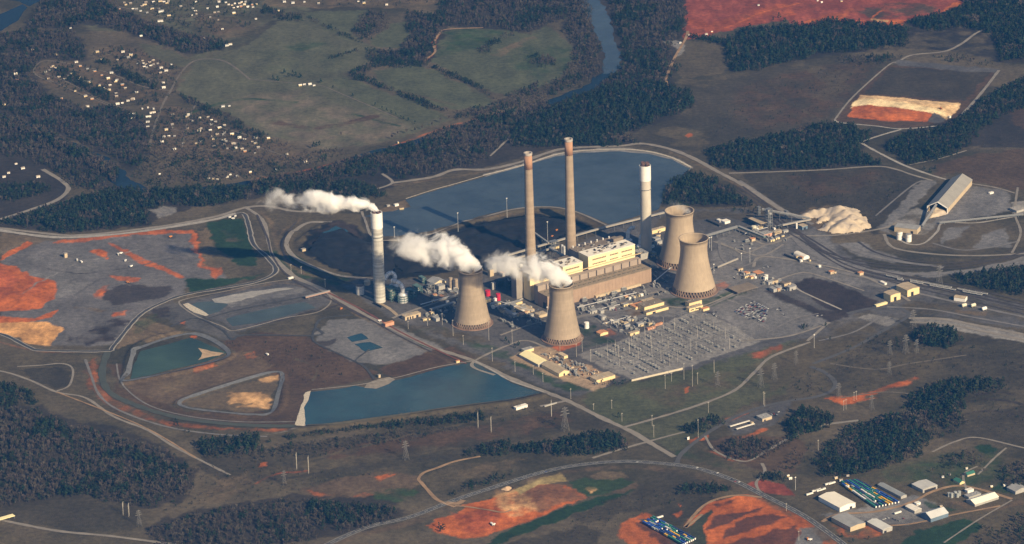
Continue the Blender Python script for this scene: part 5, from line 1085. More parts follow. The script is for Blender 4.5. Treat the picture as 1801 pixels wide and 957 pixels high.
B('scrubber_block', 'grey low scrubber block in front of the pale ducts', 'building', 1127, 458, 22, 30, 14, gwall, groof)
# steel frames, conveyors, racks
def frame(px, py, w, d, h, label, m=steel, floors=4, cat='steel frame', name='steel_frame', fill=.4):
    p = g(px, py); t = thing(name, label, cat, (p.x, p.y, 0), PANG); mb = MB()
    for a in (0, w/2, w):
        for b in (0, d): mb.bar((a, b, 0), (a, b, h), .9)
    part('columns', mb, m, t); 
    for k in range(1, floors+1):
        z = h*k/floors; mb = MB(); mb.box(-.4, w+.4, -.4, d+.4, z-.5, z); part('floor_deck', mb, m, t)
        if rr.random() < .8 and k < floors:
            mb = MB(); a = rr.uniform(0, w*.4); mb.box(a, a+w*rr.uniform(.3, .6), d*.15, d*.8, z, z+h/floors*.7); part('equipment', mb, rr.choice([gwall, silver, m]), t)
    mb = MB()
    for k in range(floors):
        z0, z1 = h*k/floors, h*(k+1)/floors; mb.bar((0, 0, z0), (w, 0, z1), .45); mb.bar((0, d, z0), (0, 0, z1), .45); mb.bar((w, 0, z0), (w, d, z1), .45)
    part('brace', mb, m, t); return t
frame(1351, 403, 12, 12, 46, 'tall grey lattice transfer tower near the limestone heap', floors=7); frame(1334, 379, 6, 6, 20, 'slim lattice tower left of the tall transfer tower', floors=3); frame(1383, 386, 5, 8, 20, 'slim conveyor support tower near the limestone heap', floors=3)
frame(712, 531, 22, 14, 24, 'green steel pipe frame beside the front scrubber', gsteel, 4); frame(688, 531, 18, 24, 28, 'green steel frame between chimney and scrubbers', gsteel, 5); frame(722, 528, 16, 16, 18, 'green steel frame right of the scrubbers', gsteel, 3); frame(735, 517, 12, 22, 15, 'low green frame by the coal yard bank', gsteel, 3)
frame(912, 516, 14, 12, 40, 'tall grey frame at the turbine hall end', floors=5); frame(897, 510, 16, 14, 26, 'dark pipe frame left of the tall grey frame', dark, 4); frame(970, 440, 18, 12, 18, 'grey frame at the coal conveyor junction', floors=3); frame(877, 506, 14, 14, 15, 'dark frame above the red tanks', dark, 3); frame(754, 511, 14, 10, 12, 'grey frame at the coal handling sheds', floors=2)
frame(744, 500, 8, 18, 14, 'sloping grey chute frame by the coal bank', gsteel, 3)
def conveyor(a, b, za, zb, w, label, legs=5, m=None, name='conveyor_gallery'):
    A = g(*a, z=za); Bq = g(*b, z=zb); t = thing(name, label, 'conveyor', (A.x, A.y, 0)); mb = MB(); d = Bq-A; mb.bar((0, 0, za), (d.x, d.y, zb), w, h=3.2); part('gallery', mb, m or steel, t)
    mb = MB(); mb.bar((0, 0, za+1.9), (d.x, d.y, zb+1.9), w+.6, h=.4); part('roof', mb, groof, t)
    n2 = Vector((-d.y, d.x, 0)).normalized()*w*.45
    for k in range(legs):
        f = (k+.5)/legs; z = za+(zb-za)*f-1.5; c = Vector((d.x*f, d.y*f, 0))
        if z > 2: mb = MB(); mb.bar(c+n2*1.6, c+n2*.6+Vector((0, 0, z)), .6); mb.bar(c-n2*1.6, c-n2*.6+Vector((0, 0, z)), .6); mb.bar(c+n2*1.1+Vector((0, 0, z/2)), c-n2*1.1+Vector((0, 0, z/2)), .4); part('trestle', mb, steel, t)
    return t
cg = mat('conveyor_roof', (.34, .31, .27), var=.15)
conveyor((893, 449), (1055, 402), 12, 16, 4, 'long coal conveyor behind the boiler houses', 10, cg); conveyor((1055, 402), (1168, 374), 14, 10, 4, 'coal conveyor running on past the tan chimney', 7, cg); conveyor((893, 458), (975, 436), 10, 14, 4, 'lower coal conveyor beside the left tall chimney', 5, cg); conveyor((940, 410), (965, 428), 8, 16, 3.5, 'short conveyor sloping over the dozers', 3, cg); conveyor((966, 436), (993, 451), 14, 26, 4, 'short conveyor rising to the boiler house', 2, cg)
conveyor((1232, 418), (1298, 398.5), 11, 11, 6, 'conveyor gallery above the gravel yard, left leg', 6); conveyor((1298, 398.5), (1345, 417), 11, 11, 6, 'dark conveyor gallery above the gravel yard, right leg', 5, gsteel); conveyor((1340, 368), (1424, 384), 30, 8, 4, 'long conveyor descending to the limestone heap', 4); conveyor((1376, 396), (1426, 386), 14, 6, 3.5, 'lower conveyor from the limestone heap', 3, cg)
conveyor((1622, 398), (1647, 360), 3, 20, 4, 'inclined conveyor entering the limestone shed', 3); conveyor((1652, 392), (1800, 377), 4, 5, 3, 'low conveyor across the gravel lots', 8); conveyor((757, 545), (800, 532), 7, 8, 7, 'long pipe rack left of the steaming tower', 6); conveyor((537, 523), (580, 512), 5, 6, 4, 'pinkish pipe bridge over the settling pond bank', 4, mat('pink_pipe', (.36, .25, .21), var=.1)); conveyor((880, 541), (915, 529), 6, 6, 5, 'low pipe rack right of the red tanks', 4); conveyor((1262, 470), (1298, 455), 5, 5, 2, 'low pipe bridge across the gravel yard', 4, cg)
for k, (a, b, lb) in enumerate((((1243, 389), (1254, 393.5), 'dark pipe rack left of the white store, upper half'), ((1255, 394), (1266, 399), 'dark pipe rack left of the white store, lower half'), ((1379.5, 449.7), (1406, 460), 'long dark pipe rack beside the arched shed'), ((658, 534.5), (672, 542), 'dark tube lying at the foot of the banded chimney'))):
    A = g(*a); Bq = g(*b); d = Bq-A; t = thing('pipe_rack', lb, 'pipe rack', (A.x, A.y, 0)); mb = MB(); mb.bar((0, 0, 3), (d.x, d.y, 3), 3.5, h=3.5); part('pipe', mb, dark, t); mb = MB(); mb.bar((0, 0, .6), (d.x, d.y, .6), 2.0, h=1.0); part('sleeper', mb, steel, t)
# ------------------------------------------------------------------ heaps
def heap(name, s, hgt, slope, m, label, cat, seed, amp=.5, step=4.0, ridge=None, kind=None, cones=None):
    q = gp(s); xs = [p.x for p in q]; ys = [p.y for p in q]; ax = np.arange(min(xs)-step, max(xs)+step, step); ay = np.arange(min(ys)-step, max(ys)+step, step); nx, ny = len(ax), len(ay); X, Y = np.meshgrid(ax, ay)
    sd = poly_sd(q, X.ravel(), Y.ravel())+(fbm(X.ravel()/20, Y.ravel()/20, seed, 3)-.5)*10; lim = hgt*(.25+1.9*np.clip(fbm(X.ravel()/34, Y.ravel()/34, seed+5, 3)-.22, 0, 1))
    if cones:
        sd0 = sd; lim = np.full(sd.shape, -1.0)
        for cx, cy, ch in cones:
            c = g(cx, cy); r_ = np.hypot(X.ravel()-c.x, Y.ravel()-c.y)*(1+.5*(fbm(X.ravel()/16, Y.ravel()/16, seed+int(cx), 3)-.5)); lim = np.maximum(lim, ch-slope*np.sqrt(r_*r_+4))
        slope_ = 9; sd = np.where(lim > 0, np.maximum(sd, .5), -99.0)
    else: slope_ = slope
    Z = np.minimum(sd*slope_, lim) if not cones else np.maximum(lim, 0)
    Z = Z+(fbm(X.ravel()/9, Y.ravel()/9, seed+9, 3)-.5)*amp*np.clip(sd/6, 0, 1); ok = sd > -step*1.6; Z = np.where(sd < 0, -.3, np.maximum(Z, 0)); mb = MB(); ids = -np.ones(nx*ny, int); c = 0
    vs = []
    F2 = []
    for j in range(ny-1):
        for i in range(nx-1):
            f = [j*nx+i, j*nx+i+1, (j+1)*nx+i+1, (j+1)*nx+i]
            if all(ok[v] for v in f): F2.append(f)
    for f in F2:
        for v in f:
            if ids[v] < 0: ids[v] = len(vs); vs.append((X.ravel()[v], Y.ravel()[v], Z[v]))
    mb.add(vs, [tuple(ids[v] for v in f) for f in F2]); o = link(name, mb.mesh(name, m, True)); o.location.z = .3; return tag(o, label, cat, kind=kind)
coal = mat('coal', (.012, .012, .014), rough=.8, var=.5, scale=.05, bump=.8); lime = mat('limestone', (.34, .30, .27), rough=.95, col2=(.72, .58, .40), scale=.03, bump=.5)  # limestone colour mixes in grey for shaded ridges and cream for sunlit faces
heap('coal_heap', '545,440 565,412 600,402 640,425 680,428 700,440 690,480 640,485 585,470', 5, .25, coal, 'low black coal heap left of the banded chimney', 'coal heap', 3); heap('coal_heap', '705,428 760,418 850,394 925,380 990,386 1030,400 985,415 950,440 880,458 800,472 715,480 690,460', 8, .3, coal, 'wide black coal heap behind the tall chimneys', 'coal heap', 8)
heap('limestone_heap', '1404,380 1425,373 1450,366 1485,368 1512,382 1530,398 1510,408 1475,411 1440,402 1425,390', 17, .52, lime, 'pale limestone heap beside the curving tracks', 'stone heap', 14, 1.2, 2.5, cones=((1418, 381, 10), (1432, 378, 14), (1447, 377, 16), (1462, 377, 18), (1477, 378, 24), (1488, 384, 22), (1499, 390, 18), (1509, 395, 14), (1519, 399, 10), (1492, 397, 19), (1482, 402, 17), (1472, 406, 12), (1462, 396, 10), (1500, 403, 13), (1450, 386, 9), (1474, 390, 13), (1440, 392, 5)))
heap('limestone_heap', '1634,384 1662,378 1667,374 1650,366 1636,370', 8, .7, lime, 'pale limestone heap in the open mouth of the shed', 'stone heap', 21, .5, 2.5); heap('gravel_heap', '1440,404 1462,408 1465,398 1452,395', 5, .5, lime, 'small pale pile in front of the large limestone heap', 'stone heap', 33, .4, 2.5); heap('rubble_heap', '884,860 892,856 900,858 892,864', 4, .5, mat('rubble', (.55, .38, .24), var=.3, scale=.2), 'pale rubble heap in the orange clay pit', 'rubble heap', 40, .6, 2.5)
# ------------------------------------------------------------------ steam
def steam(label, base, L, r0, r1, x0, rise, rk, dens, nsc, tail, sharp=1.5, amp=2.4, wind=(-1, .12), zc0=0.0):
    a = math.atan2(wind[1], wind[0]); X = [x0+(L-x0)*i/28 for i in range(29)]
    rad = lambda x: (r0+(r1-r0)*max(0, min(1, (x-x0)/(L*.45)))**.7)*min(1, math.sqrt(max(0, (x-x0+.6)/(r0*1.2))))
    zc = lambda x: zc0+rise*(1-math.exp(-max(0, x-x0)/rk)); mb = MB()
    mb.tube([(x, 0, zc(x)) for x in X], [rad(x)*1.45+.5 for x in X], 20)
    m = bpy.data.materials.new('steam'); m.use_nodes = True; n = m.node_tree.nodes; Lk = m.node_tree.links; n.remove(n['Principled BSDF'])
    def N(op, *ins):
        q = n.new('ShaderNodeMath'); q.operation = op
        for i, v in enumerate(ins):
            if isinstance(v, (int, float)): q.inputs[i].default_value = v
            else: Lk.new(v, q.inputs[i])
        return q.outputs[0]
    tc = n.new('ShaderNodeTexCoord'); sp = n.new('ShaderNodeSeparateXYZ'); Lk.new(tc.outputs['Object'], sp.inputs[0]); x, y, z = sp.outputs
    s = N('MAXIMUM', N('SUBTRACT', x, x0), 0.0); zz = N('ADD', zc0, N('MULTIPLY', rise, N('SUBTRACT', 1.0, N('POWER', 2.71828, N('MULTIPLY', s, -1.0/rk)))))
    rr_ = N('ADD', r0, N('MULTIPLY', r1-r0, N('POWER', N('MINIMUM', N('DIVIDE', s, L*.45), 1.0), .7))); rr_ = N('MULTIPLY', rr_, N('MINIMUM', 1.0, N('SQRT', N('DIVIDE', N('ADD', s, .6), r0*1.2))))
    dz = N('SUBTRACT', z, zz); d = N('DIVIDE', N('SQRT', N('ADD', N('MULTIPLY', y, y), N('MULTIPLY', dz, dz))), rr_)
    no = n.new('ShaderNodeTexNoise'); no.inputs['Scale'].default_value = nsc; no.inputs['Detail'].default_value = 5; no.inputs['Roughness'].default_value = .66; no.inputs['Distortion'].default_value = .8; Lk.new(tc.outputs['Object'], no.inputs[0])
    nb = n.new('ShaderNodeTexNoise'); nb.inputs['Scale'].default_value = nsc*.42; nb.inputs['Detail'].default_value = 2; Lk.new(tc.outputs['Object'], nb.inputs[0])
    f = N('ADD', N('SUBTRACT', .95, d), N('MULTIPLY', N('SUBTRACT', no.outputs[0], .5), amp)); t = N('DIVIDE', s, L-x0)
    f = N('ADD', f, N('MULTIPLY', N('SUBTRACT', nb.outputs[0], .5), N('MULTIPLY', t, 4.2))); f = N('SUBTRACT', f, N('MULTIPLY', N('MULTIPLY', t, t), tail))
    f = N('MINIMUM', N('MAXIMUM', N('MULTIPLY', f, sharp), 0.0), 1.0); edge = N('MINIMUM', 1.0, N('MAXIMUM', 0.0, N('MULTIPLY', N('SUBTRACT', 1.42, d), 5.0)))
    f = N('POWER', f, 1.7); f = N('MULTIPLY', N('MULTIPLY', f, edge), N('MULTIPLY', dens, N('POWER', N('SUBTRACT', 1.0, N('MULTIPLY', t, .93)), 2.6)))
    pv = n.new('ShaderNodeVolumePrincipled'); pv.inputs['Color'].default_value = (1, 1, 1, 1); pv.inputs['Anisotropy'].default_value = -.1; Lk.new(f, pv.inputs['Density']); Lk.new(pv.outputs[0], n['Material Output'].inputs['Volume'])
    m.cycles.volume_step_rate = .2
    o = solo('steam_plume', mb, m, label, 'steam plume', base, a); return o
p = g(668.2, 530); steam('long white steam plume streaming left from the banded chimney', (p.x, p.y, 209), 300, 8, 26, -6, 18, 24, 1.1, .036, .85, amp=2.9)
p = g(830.5, 568.6); steam('white steam plume rising from the cooling tower by the red tanks', (p.x, p.y, 121), 230, 26, 38, -24, 80, 130, .6, .036, .8, amp=3.1, zc0=8)
p = g(989, 594.7); steam('white steam plume from the cooling tower nearest the store sheds', (p.x, p.y, 121), 205, 25, 32, -24, 66, 120, .55, .036, .9, amp=3.1, zc0=8)
p = g(1196, 461); steam('faint vapour wisp in the rim of the rear wide tower', (p.x, p.y, 117), 70, 22, 16, -26, 26, 40, .06, .05, 1.2)
p = g(1101, 430); steam('small steam wisp beside the high boiler house', (p.x, p.y, 25), 30, 4, 8, -4, 18, 18, .08, .09, .9)
# ------------------------------------------------------------------ houses (each a few pixels)
pal = dict(w=white, y=mat('cream_house', (.78, .62, .36), var=.1), o=mat('orange_house', (.62, .30, .13), var=.1), g=mat('grey_house', (.24, .24, .24), var=.1))
def house_mesh(U, V, h, wall, roof):
    mb = MB(); mb.gwall(-U/2, U/2, -V/2, V/2, h, 1.9, 'x', 0); mb.gable(-U/2, U/2, -V/2, V/2, h+.1, 1.9, 'x', .5, .35, 1); mb.box(-U*.12, U*.02, -V/2-.15, -V/2+.2, 0, 2.2, 2); mb.box(U*.2, U*.34, -V/2-.12, -V/2+.2, 1, 2.1, 2); return mb.mesh('house', [wall, roof, dwin])
roofs = [mat('house_roof', (.34, .30, .26), var=.2), wroof, mat('house_roof_tan', (.46, .40, .33), var=.2), groof]
HM = {}
CN = dict(w='white', y='cream', o='orange', g='grey')
def houses(s, where, U=12, V=8, h=4.2, name='house', what='house', ang=None):
    for k, q in enumerate(s.split()):
        c, q = q[0], q[1:]; x, y = q.split(','); p = g(float(x), float(y)); rf = rr.randrange(4); key = (c, rf, U)
        if key not in HM: HM[key] = house_mesh(U, V, h, pal[c], roofs[rf])
        o = link(name, HM[key]); o.location = p; o.rotation_euler = (0, 0, (PANG*.6 if ang is None else ang)+rr.uniform(-.2, .2)); f = rr.uniform(.45, .75); o.scale = (f, f, f*1.05); tag(o, 'small %s %s %s' % (CN[c], what, where), 'house', 'houses '+where)
houses('y93,117 o141,117 w134,110 g154,122 o167,126 o179,133 y190,139 y203,144 o215,150 y125,130 y140,137 y157,145 y174,151 y192,159 g204,165', 'in the street between two dark tree strips')
houses('w80,127 y85,139 y132,161 y150,170 o162,175 o108,174 w154,188 y100,97 w196,129 w27,131 o30,140 y57,88 w124,50', 'among woods at the upper left')
houses('y230,97 w216,92 y179,105 y171,92 w283,120 w292,125 w261,143 w287,146 w288,155 w240,163 g271,149 w225,178 w234,175 w207,184 w215,182 w301,114 g270,114', 'beside the suburb lane')
houses('w233,202 w233,208 w268,199 w261,206', 'in the row of long trailers', 21, 6, 3.4, 'mobile_home', 'long mobile home'); houses('w260,215 w260,223', 'at the foot of the long trailer row', 13, 5, 3.2, 'mobile_home', 'mobile home'); houses('w250,192 w260,190 w270,192', 'above the long trailer row', 6, 8, 4)
houses('y386,226 y408,237 w421,243 y375,245 y345,253 w414,261 o431,267 y449,253 y472,244 w505,272 y292,229 w288,241 w285,250 w351,208 y328,206 g372,220 w430,246 w403,187 w392,188 w350,231 g304,225 w307,263 w449,243 g366,207 w331,203 g322,253', 'below the big field')
houses('w281,307 y375,315 w367,314 w399,312 w417,311 y440,304 w537,285 w487,299 w382,316 w405,308', 'near the river under the suburb', 10, 7, 4)
houses('y254,9 y267,16 y282,3 w283,21 y297,28 w282,38 y294,6', 'in the row of big sheds at the top', 20, 9, 5, 'barn', 'long shed'); houses('o209,17 y221,9 w247,20 g318,12 w339,15 w391,52 y411,24 w399,81 w360,68 w248,64 w405,79', 'scattered along the upper fields', 12, 9, 5)
houses('w382,13 w402,9 w413,7 o424,12 o443,9 y451,8 w450,34 w345,4 w385,4 y408,10 w418,13 y430,9 w436,13 w397,5 y425,5 w445,13 w432,4', 'in the packed estate at the top', 10, 8, 4.5); houses('y490,20 w500,4 w515,6 w535,4 y640,6 w680,9 g560,7 w630,3', 'along the top edge', 11, 8, 4.5)
houses('w28,289 w40,297 w7,312 w67,312 y7,185 w15,305', 'by the lane at the far left'); houses('y528,151 w552,151 w545,149 g535,150', 'on the farm in the middle of the fields'); houses('y700,252', 'alone on the river bank', 5, 9, 6)
houses('w1242,61 o1252,57 w1212,62 w1196,76', 'below the red clay pit', 10, 6, 4); houses('w1334,10 w1438,2 w1445,5 y1480,3', 'in the red clay pit', 9, 6, 4); houses('w1390,843 y1386,838 y1470,842 w1479,846 w1491,838', 'above the trailer yard', 9, 6, 4); houses('y1655,892 y1744,857 w1767,855 w1658,840 w1670,836 w1700,825 w1614,889', 'around the farm yard', 7, 5, 3.6)
dull = dict(g=pal['g'], b=mat('brown_house', (.22, .17, .13), var=.15)); 
for s_, n, where in (('290,195 360,205 420,230 470,246 500,270 420,272 330,260 285,245', 34, 'half hidden among trees of the lower suburb'), ('75,112 165,120 215,142 280,160 230,180 150,165 90,140', 16, 'half hidden among trees of the upper suburb'), ('170,88 250,95 300,120 290,138 230,118 180,104', 14, 'half hidden among trees by the suburb lane'), ('200,2 440,2 450,30 380,40 300,36 230,20', 22, 'half hidden among trees at the top')):
    q = gp(s_); c = 0; xs = [p.x for p in q]; ys = [p.y for p in q]
    while c < n:
        x, y = rr.uniform(min(xs), max(xs)), rr.uniform(min(ys), max(ys))
        if poly_sd(q, np.array([x]), np.array([y]))[0] < 2: continue
        c += 1; kk = rr.choice('gb'); pal['b'] = dull['b']; CN['b'] = 'brown'; u, v = to_px(np.array(x), np.array(y), 0.0); houses('%s%.1f,%.1f' % (kk, u, v), where, 11, 8, 4)
# ------------------------------------------------------------------ industrial sheds lower right
bw = mat('bright_white_metal', (.85, .80, .68), rough=.5, var=.06)
B('warehouse', 'large bright white warehouse left of the coloured trailers', 'warehouse', 1477, 901, 38, 66, 9, white, bw, 'gable', 3, doors=((24, 30, 5),)); B('warehouse', 'grey roofed warehouse on red earth by the highway', 'warehouse', 1495.6, 935.5, 36, 58, 9, tanw, groof, 'gable', 2)
B('warehouse', 'pale roofed warehouse right of the grey one', 'warehouse', 1552.7, 938.5, 23, 48, 7, gwall, mat('pale_roof', (.60, .60, .57), var=.08), 'gable', 2, doors=((3, 9, 4),)); B('warehouse', 'small pale roofed shed in the middle of the yard', 'shed', 1608.5, 904, 17, 28, 6, gwall, wroof, 'gable', 2); B('portable_cabin', 'tiny white hut behind the small yard shed', 'hut', 1612, 889.5, 10, 7, 4, white, wroof)
B('long_shed', 'very long narrow grey shed right of the coloured trailers', 'shed', 1584.6, 878, 14, 72, 5, gwall, mat('mid_grey_roof', (.26, .28, .29), var=.1), 'gable', 2); B('warehouse', 'wide pale grey roofed shed with an open front', 'shed', 1623, 867.5, 36, 34, 7, gwall, mat('pale_grey_roof', (.48, .48, .47), var=.1), 'gable', 2, doors=((4, 32, 5),))
B('barn', 'pale ribbed barn with a dark end beside the green field', 'barn', 1637, 919, 43, 30, 8, blueg, mat('silver_roof', (.56, .57, .56), rough=.5, var=.08), 'gable', 7, 'x'); B('barn', 'bright white roofed barn largest in the farm yard', 'barn', 1714.6, 891.5, 59, 26, 5, gwall, bw, 'gable', 5, 'x'); B('barn', 'grey lean to behind the bright farm barn', 'barn', 1704, 879, 30, 14, 5, gwall, groof); B('portable_cabin', 'white flat hut at the farm drive', 'hut', 1702, 868, 15, 9, 5, white, wroof)
B('farm_house', 'green roofed house farther up the farm drive', 'house', 1701.5, 839, 19, 11, 4, tanw, greenr, 'gable', 3, 'x'); B('farm_house', 'green roofed house with a bright gable nearer the barns', 'house', 1688, 853, 12, 20, 4, yellow, greenr, 'gable', 3); B('farm_house', 'grey farm building cut by the right edge', 'barn', 1786, 870, 30, 26, 6, gwall, groof, 'gable', 4)
B('gatehouse', 'grey roofed gatehouse beside the access road', 'gatehouse', 1341, 742, 24, 20, 6, tanw, groof, doors=((4, 8, 3),)); B('parking_canopy', 'long pale canopy below the gatehouse, lower of two', 'canopy', 1296, 758, 44, 3, 3.4, None, wroof, 'open'); B('parking_canopy', 'long pale canopy below the gatehouse, upper of two', 'canopy', 1285, 753.5, 48, 3, 3.4, None, wroof, 'open'); B('gate_booth', 'little yellow booth at the canopy end', 'booth', 1322, 748, 5, 5, 5, yellow, tanroof)
B('parking_canopy', 'bright slab roof cut by the left edge, bottom corner', 'canopy', -8, 921.5, 42, 10, 5, None, brightr, 'open'); B('pump_house', 'tiny pale pump house at the coal yard ring road', 'hut', 532, 443, 9, 7, 5, tanw, conc); B('portable_cabin', 'white cabin pair on the road west of the coal yard', 'cabin', 508, 492, 12, 4, 3.5, white, wroof); B('batch_plant', 'pale upright batch plant on the ash field', 'building', 114, 454, 7, 6, 10, tanw, conc); B('barge', 'yellow barge moored at the lake dock', 'barge', 703, 369, 10, 4, 2, yellow, tanw, ang=.3); B('dock_hut', 'white hut on the lake dock', 'hut', 695, 363.5, 10, 6, 4, white, wroof); B('dock_hut', 'low pale hut left of the white dock hut', 'hut', 681, 364, 8, 5, 3, gwall, conc); B('pump_house', 'small hut on the clay field rim', 'hut', 1670, 208, 5, 4, 4, white, wroof); B('valve_house', 'small hut at the pond inlet', 'hut', 666, 665, 5, 4, 6, tanw, conc); B('pump_house', 'little bright hut at the teal pond top corner', 'hut', 803, 639, 8, 4, 4, yellow, orange)
B('billboard', 'white sign board beside the orange earth by the road', 'sign', 1209, 774, 5, 1, 5, white, white)
# ------------------------------------------------------------------ vehicles
def col_mat(n, c): return mat('paint_'+n, c, rough=.35, var=.05, spec=.5)
paints = dict(white=col_mat('white', (.75, .75, .74)), black=col_mat('black', (.02, .02, .025)), silver=col_mat('silver', (.40, .41, .43)), red=col_mat('red', (.32, .03, .03)), blue=col_mat('blue', (.03, .07, .24)))
glass = mat('window_glass', (.02, .025, .03), rough=.1, var=.1, spec=.6); rub = mat('tyre_rubber', (.015, .015, .016), var=.2)
def car_mesh(m):
    mb = MB(); mb.box(-.95, .95, -2.4, 2.4, .35, .95); mb.add([(-.9, -1.3, .95), (.9, -1.3, .95), (.9, 1.7, .95), (-.9, 1.7, .95), (-.72, -.7, 1.5), (.72, -.7, 1.5), (.72, 1.1, 1.5), (-.72, 1.1, 1.5)], [(0, 1, 5, 4), (1, 2, 6, 5), (2, 3, 7, 6), (3, 0, 4, 7)], 1); mb.add([(-.72, -.7, 1.5), (.72, -.7, 1.5), (.72, 1.1, 1.5), (-.72, 1.1, 1.5)], [(0, 1, 2, 3)])
    for x in (-.98, .98):
        for y in (-1.5, 1.5): mb.tube([(x-.1, y, .34), (x+.1, y, .34)], .34, 10, 2)
    return mb.mesh('car', [m, glass, rub])
CM = {k: car_mesh(m) for k, m in paints.items()}
def car(x, y, a, where, z=.5):
    c = rr.choices(['white', 'black', 'silver', 'red', 'blue'], [5, 4, 4, 1, 2])[0]; o = link('parked_car', CM[c]); o.location = (x, y, z); o.rotation_euler = (0, 0, a); tag(o, '%s car parked %s' % (c, where), 'car', 'cars parked '+where)
lot = gp('1287,549 1332,525 1352,533 1348,567 1334,568'); U_ = Vector((cs, sn)); V_ = Vector((-sn, cs)); n_ = 0
o0 = g(1285, 560)
for r in range(14):
    for k in range(-34, 40):
        q = Vector((o0.x, o0.y))+U_*(r*7.2+(1.5 if r % 2 else 0))+V_*(k*2.9)
        if poly_sd(lot, np.array([q.x]), np.array([q.y]))[0] > 0 and rr.random() < .55: car(q.x, q.y, PANG+math.pi/2+rr.uniform(-.05, .05), "in the plant's big car park")
for (x, y, w, hgt, n, where) in ((1085, 546, 12, 3, 12, 'on the apron in front of the turbine hall'), (1381, 509, 9, 4, 12, 'on the rough plot right of the open shed'), (1247, 476, 10, 4, 10, 'behind the empty wide tower'), (1348, 471, 7, 2, 6, 'at the yard road corner'), (1250, 553, 10, 4, 10, 'beside the stepped offices'), (1108, 568, 24, 6, 14, 'in the contractor yard'), (1300, 487, 12, 4, 9, 'left of the orange canopy'), (1362, 728, 10, 4, 10, 'at the gatehouse'), (1560, 915, 30, 5, 10, 'in the industrial yard'), (790, 518, 10, 3, 8, 'above the long pipe rack'), (940, 561, 14, 3, 8, 'near the turbine hall end'), (1440, 556, 6, 1, 2, 'at the far car park edge'), (1378, 548, 14, 9, 5, 'alone in the empty half of the car park')):
    for k in range(n): p = g(x+rr.uniform(-w, w), y+rr.uniform(-hgt, hgt)); car(p.x, p.y, PANG+rr.choice([0, math.pi/2]), where, .6)
for s, lb in (((1262, 833), 'white'), ((1287, 844), 'black'), ((1120, 814), 'silver'), ((1300, 849), 'white'), ((1293, 848), 'red'), ((1226, 824), 'white'), ((960, 831), 'blue')):
    p = g(*s); o = link('moving_car', CM[lb]); o.location = (p.x, p.y, .9); o.rotation_euler = (0, 0, -1.1); tag(o, '%s car on the foreground highway' % lb, 'car', 'cars on the highway')
tc_ = dict(blue=(.03, .10, .42), green=(.04, .22, .17), yellow=(.80, .46, .03), white=(.80, .78, .72), navy=(.03, .05, .16), grey=(.36, .40, .40))
TM = {}
def trailer_mesh(c, L):
    mb = MB(); mb.box(-1.3, 1.3, -L/2, L/2, 1.1, 3.9, 0); mb.box(-1.22, 1.22, -L/2-.12, -L/2, 1.2, 3.8, 1); mb.box(-.5, .5, -L/2+.5, L/2-.5, .8, 1.1, 2)
    for y in (-L/2+1.5, -L/2+2.8, L/2-2):
        for x in (-1.1, 1.1): mb.tube([(x-.15, y, .5), (x+.15, y, .5)], .5, 8, 2)
    for k in range(1, 5): y = -L/2+L*k/5; mb.box(-1.33, 1.33, y-.06, y+.06, 1.1, 3.94, 0)
    return mb.mesh('cargo_trailer', [mat('trailer_'+c, tc_[c], rough=.4, var=.1, spec=.5), white, dark])
def lot_of(P0, P1, Q0, Q1, rows, n, L, where, wts, s=1.0):
    P0, P1, Q0, Q1 = (g(*q) for q in (P0, P1, Q0, Q1))
    for r in range(rows):
        f = r/(rows-1); A = P0.lerp(Q0, f); E = P1.lerp(Q1, f); d = E-A; a = math.atan2(d.y, d.x)+math.pi/2; run = None
        for k in range(n):
            if run is None or rr.random() < .45: run = rr.choices(list(wts), list(wts.values()))[0]
            if rr.random() < .06: continue
            if (run, L) not in TM: TM[run, L] = trailer_mesh(run, L)
            p = A+d*((k+.5)/n)+Vector((rr.uniform(-.5, .5), rr.uniform(-.8, .8), 0)); o = link('cargo_trailer', TM[run, L]); o.location = (p.x, p.y, .7); o.rotation_euler = (0, 0, a); o.scale = (s, 1, s); tag(o, '%s cargo trailer parked %s' % (run, where), 'trailer', 'trailers '+where)
lot_of((1476, 850), (1541, 895), (1507, 847), (1580, 886), 8, 11, 14, 'in the packed yard right of the white warehouse', dict(blue=4, green=3, yellow=1.6, white=1, navy=2, grey=1), 1.25)
lot_of((1131, 921), (1202, 961), (1148, 912), (1223, 951), 7, 13, 10.5, 'in the packed lot on orange clay', dict(blue=3, green=3, yellow=1.6, white=1.4, navy=3, grey=2), 1.25)
for k, (x, y) in enumerate(((1424, 871), (1434, 865), (1438, 864), (1442, 864.5), (1446, 863), (1457, 853), (1463, 852), (1579, 904), (1160, 912))):
    p = g(x, y); L = 16
    if ('white', L) not in TM: TM['white', L] = trailer_mesh('white', L)
    o = link('cargo_trailer', TM['white', L]); o.location = (p.x, p.y, .6); o.rotation_euler = (0, 0, PANG+math.pi*.5); tag(o, 'white semi trailer standing apart from the coloured rows', 'trailer', 'white semi trailers standing apart')
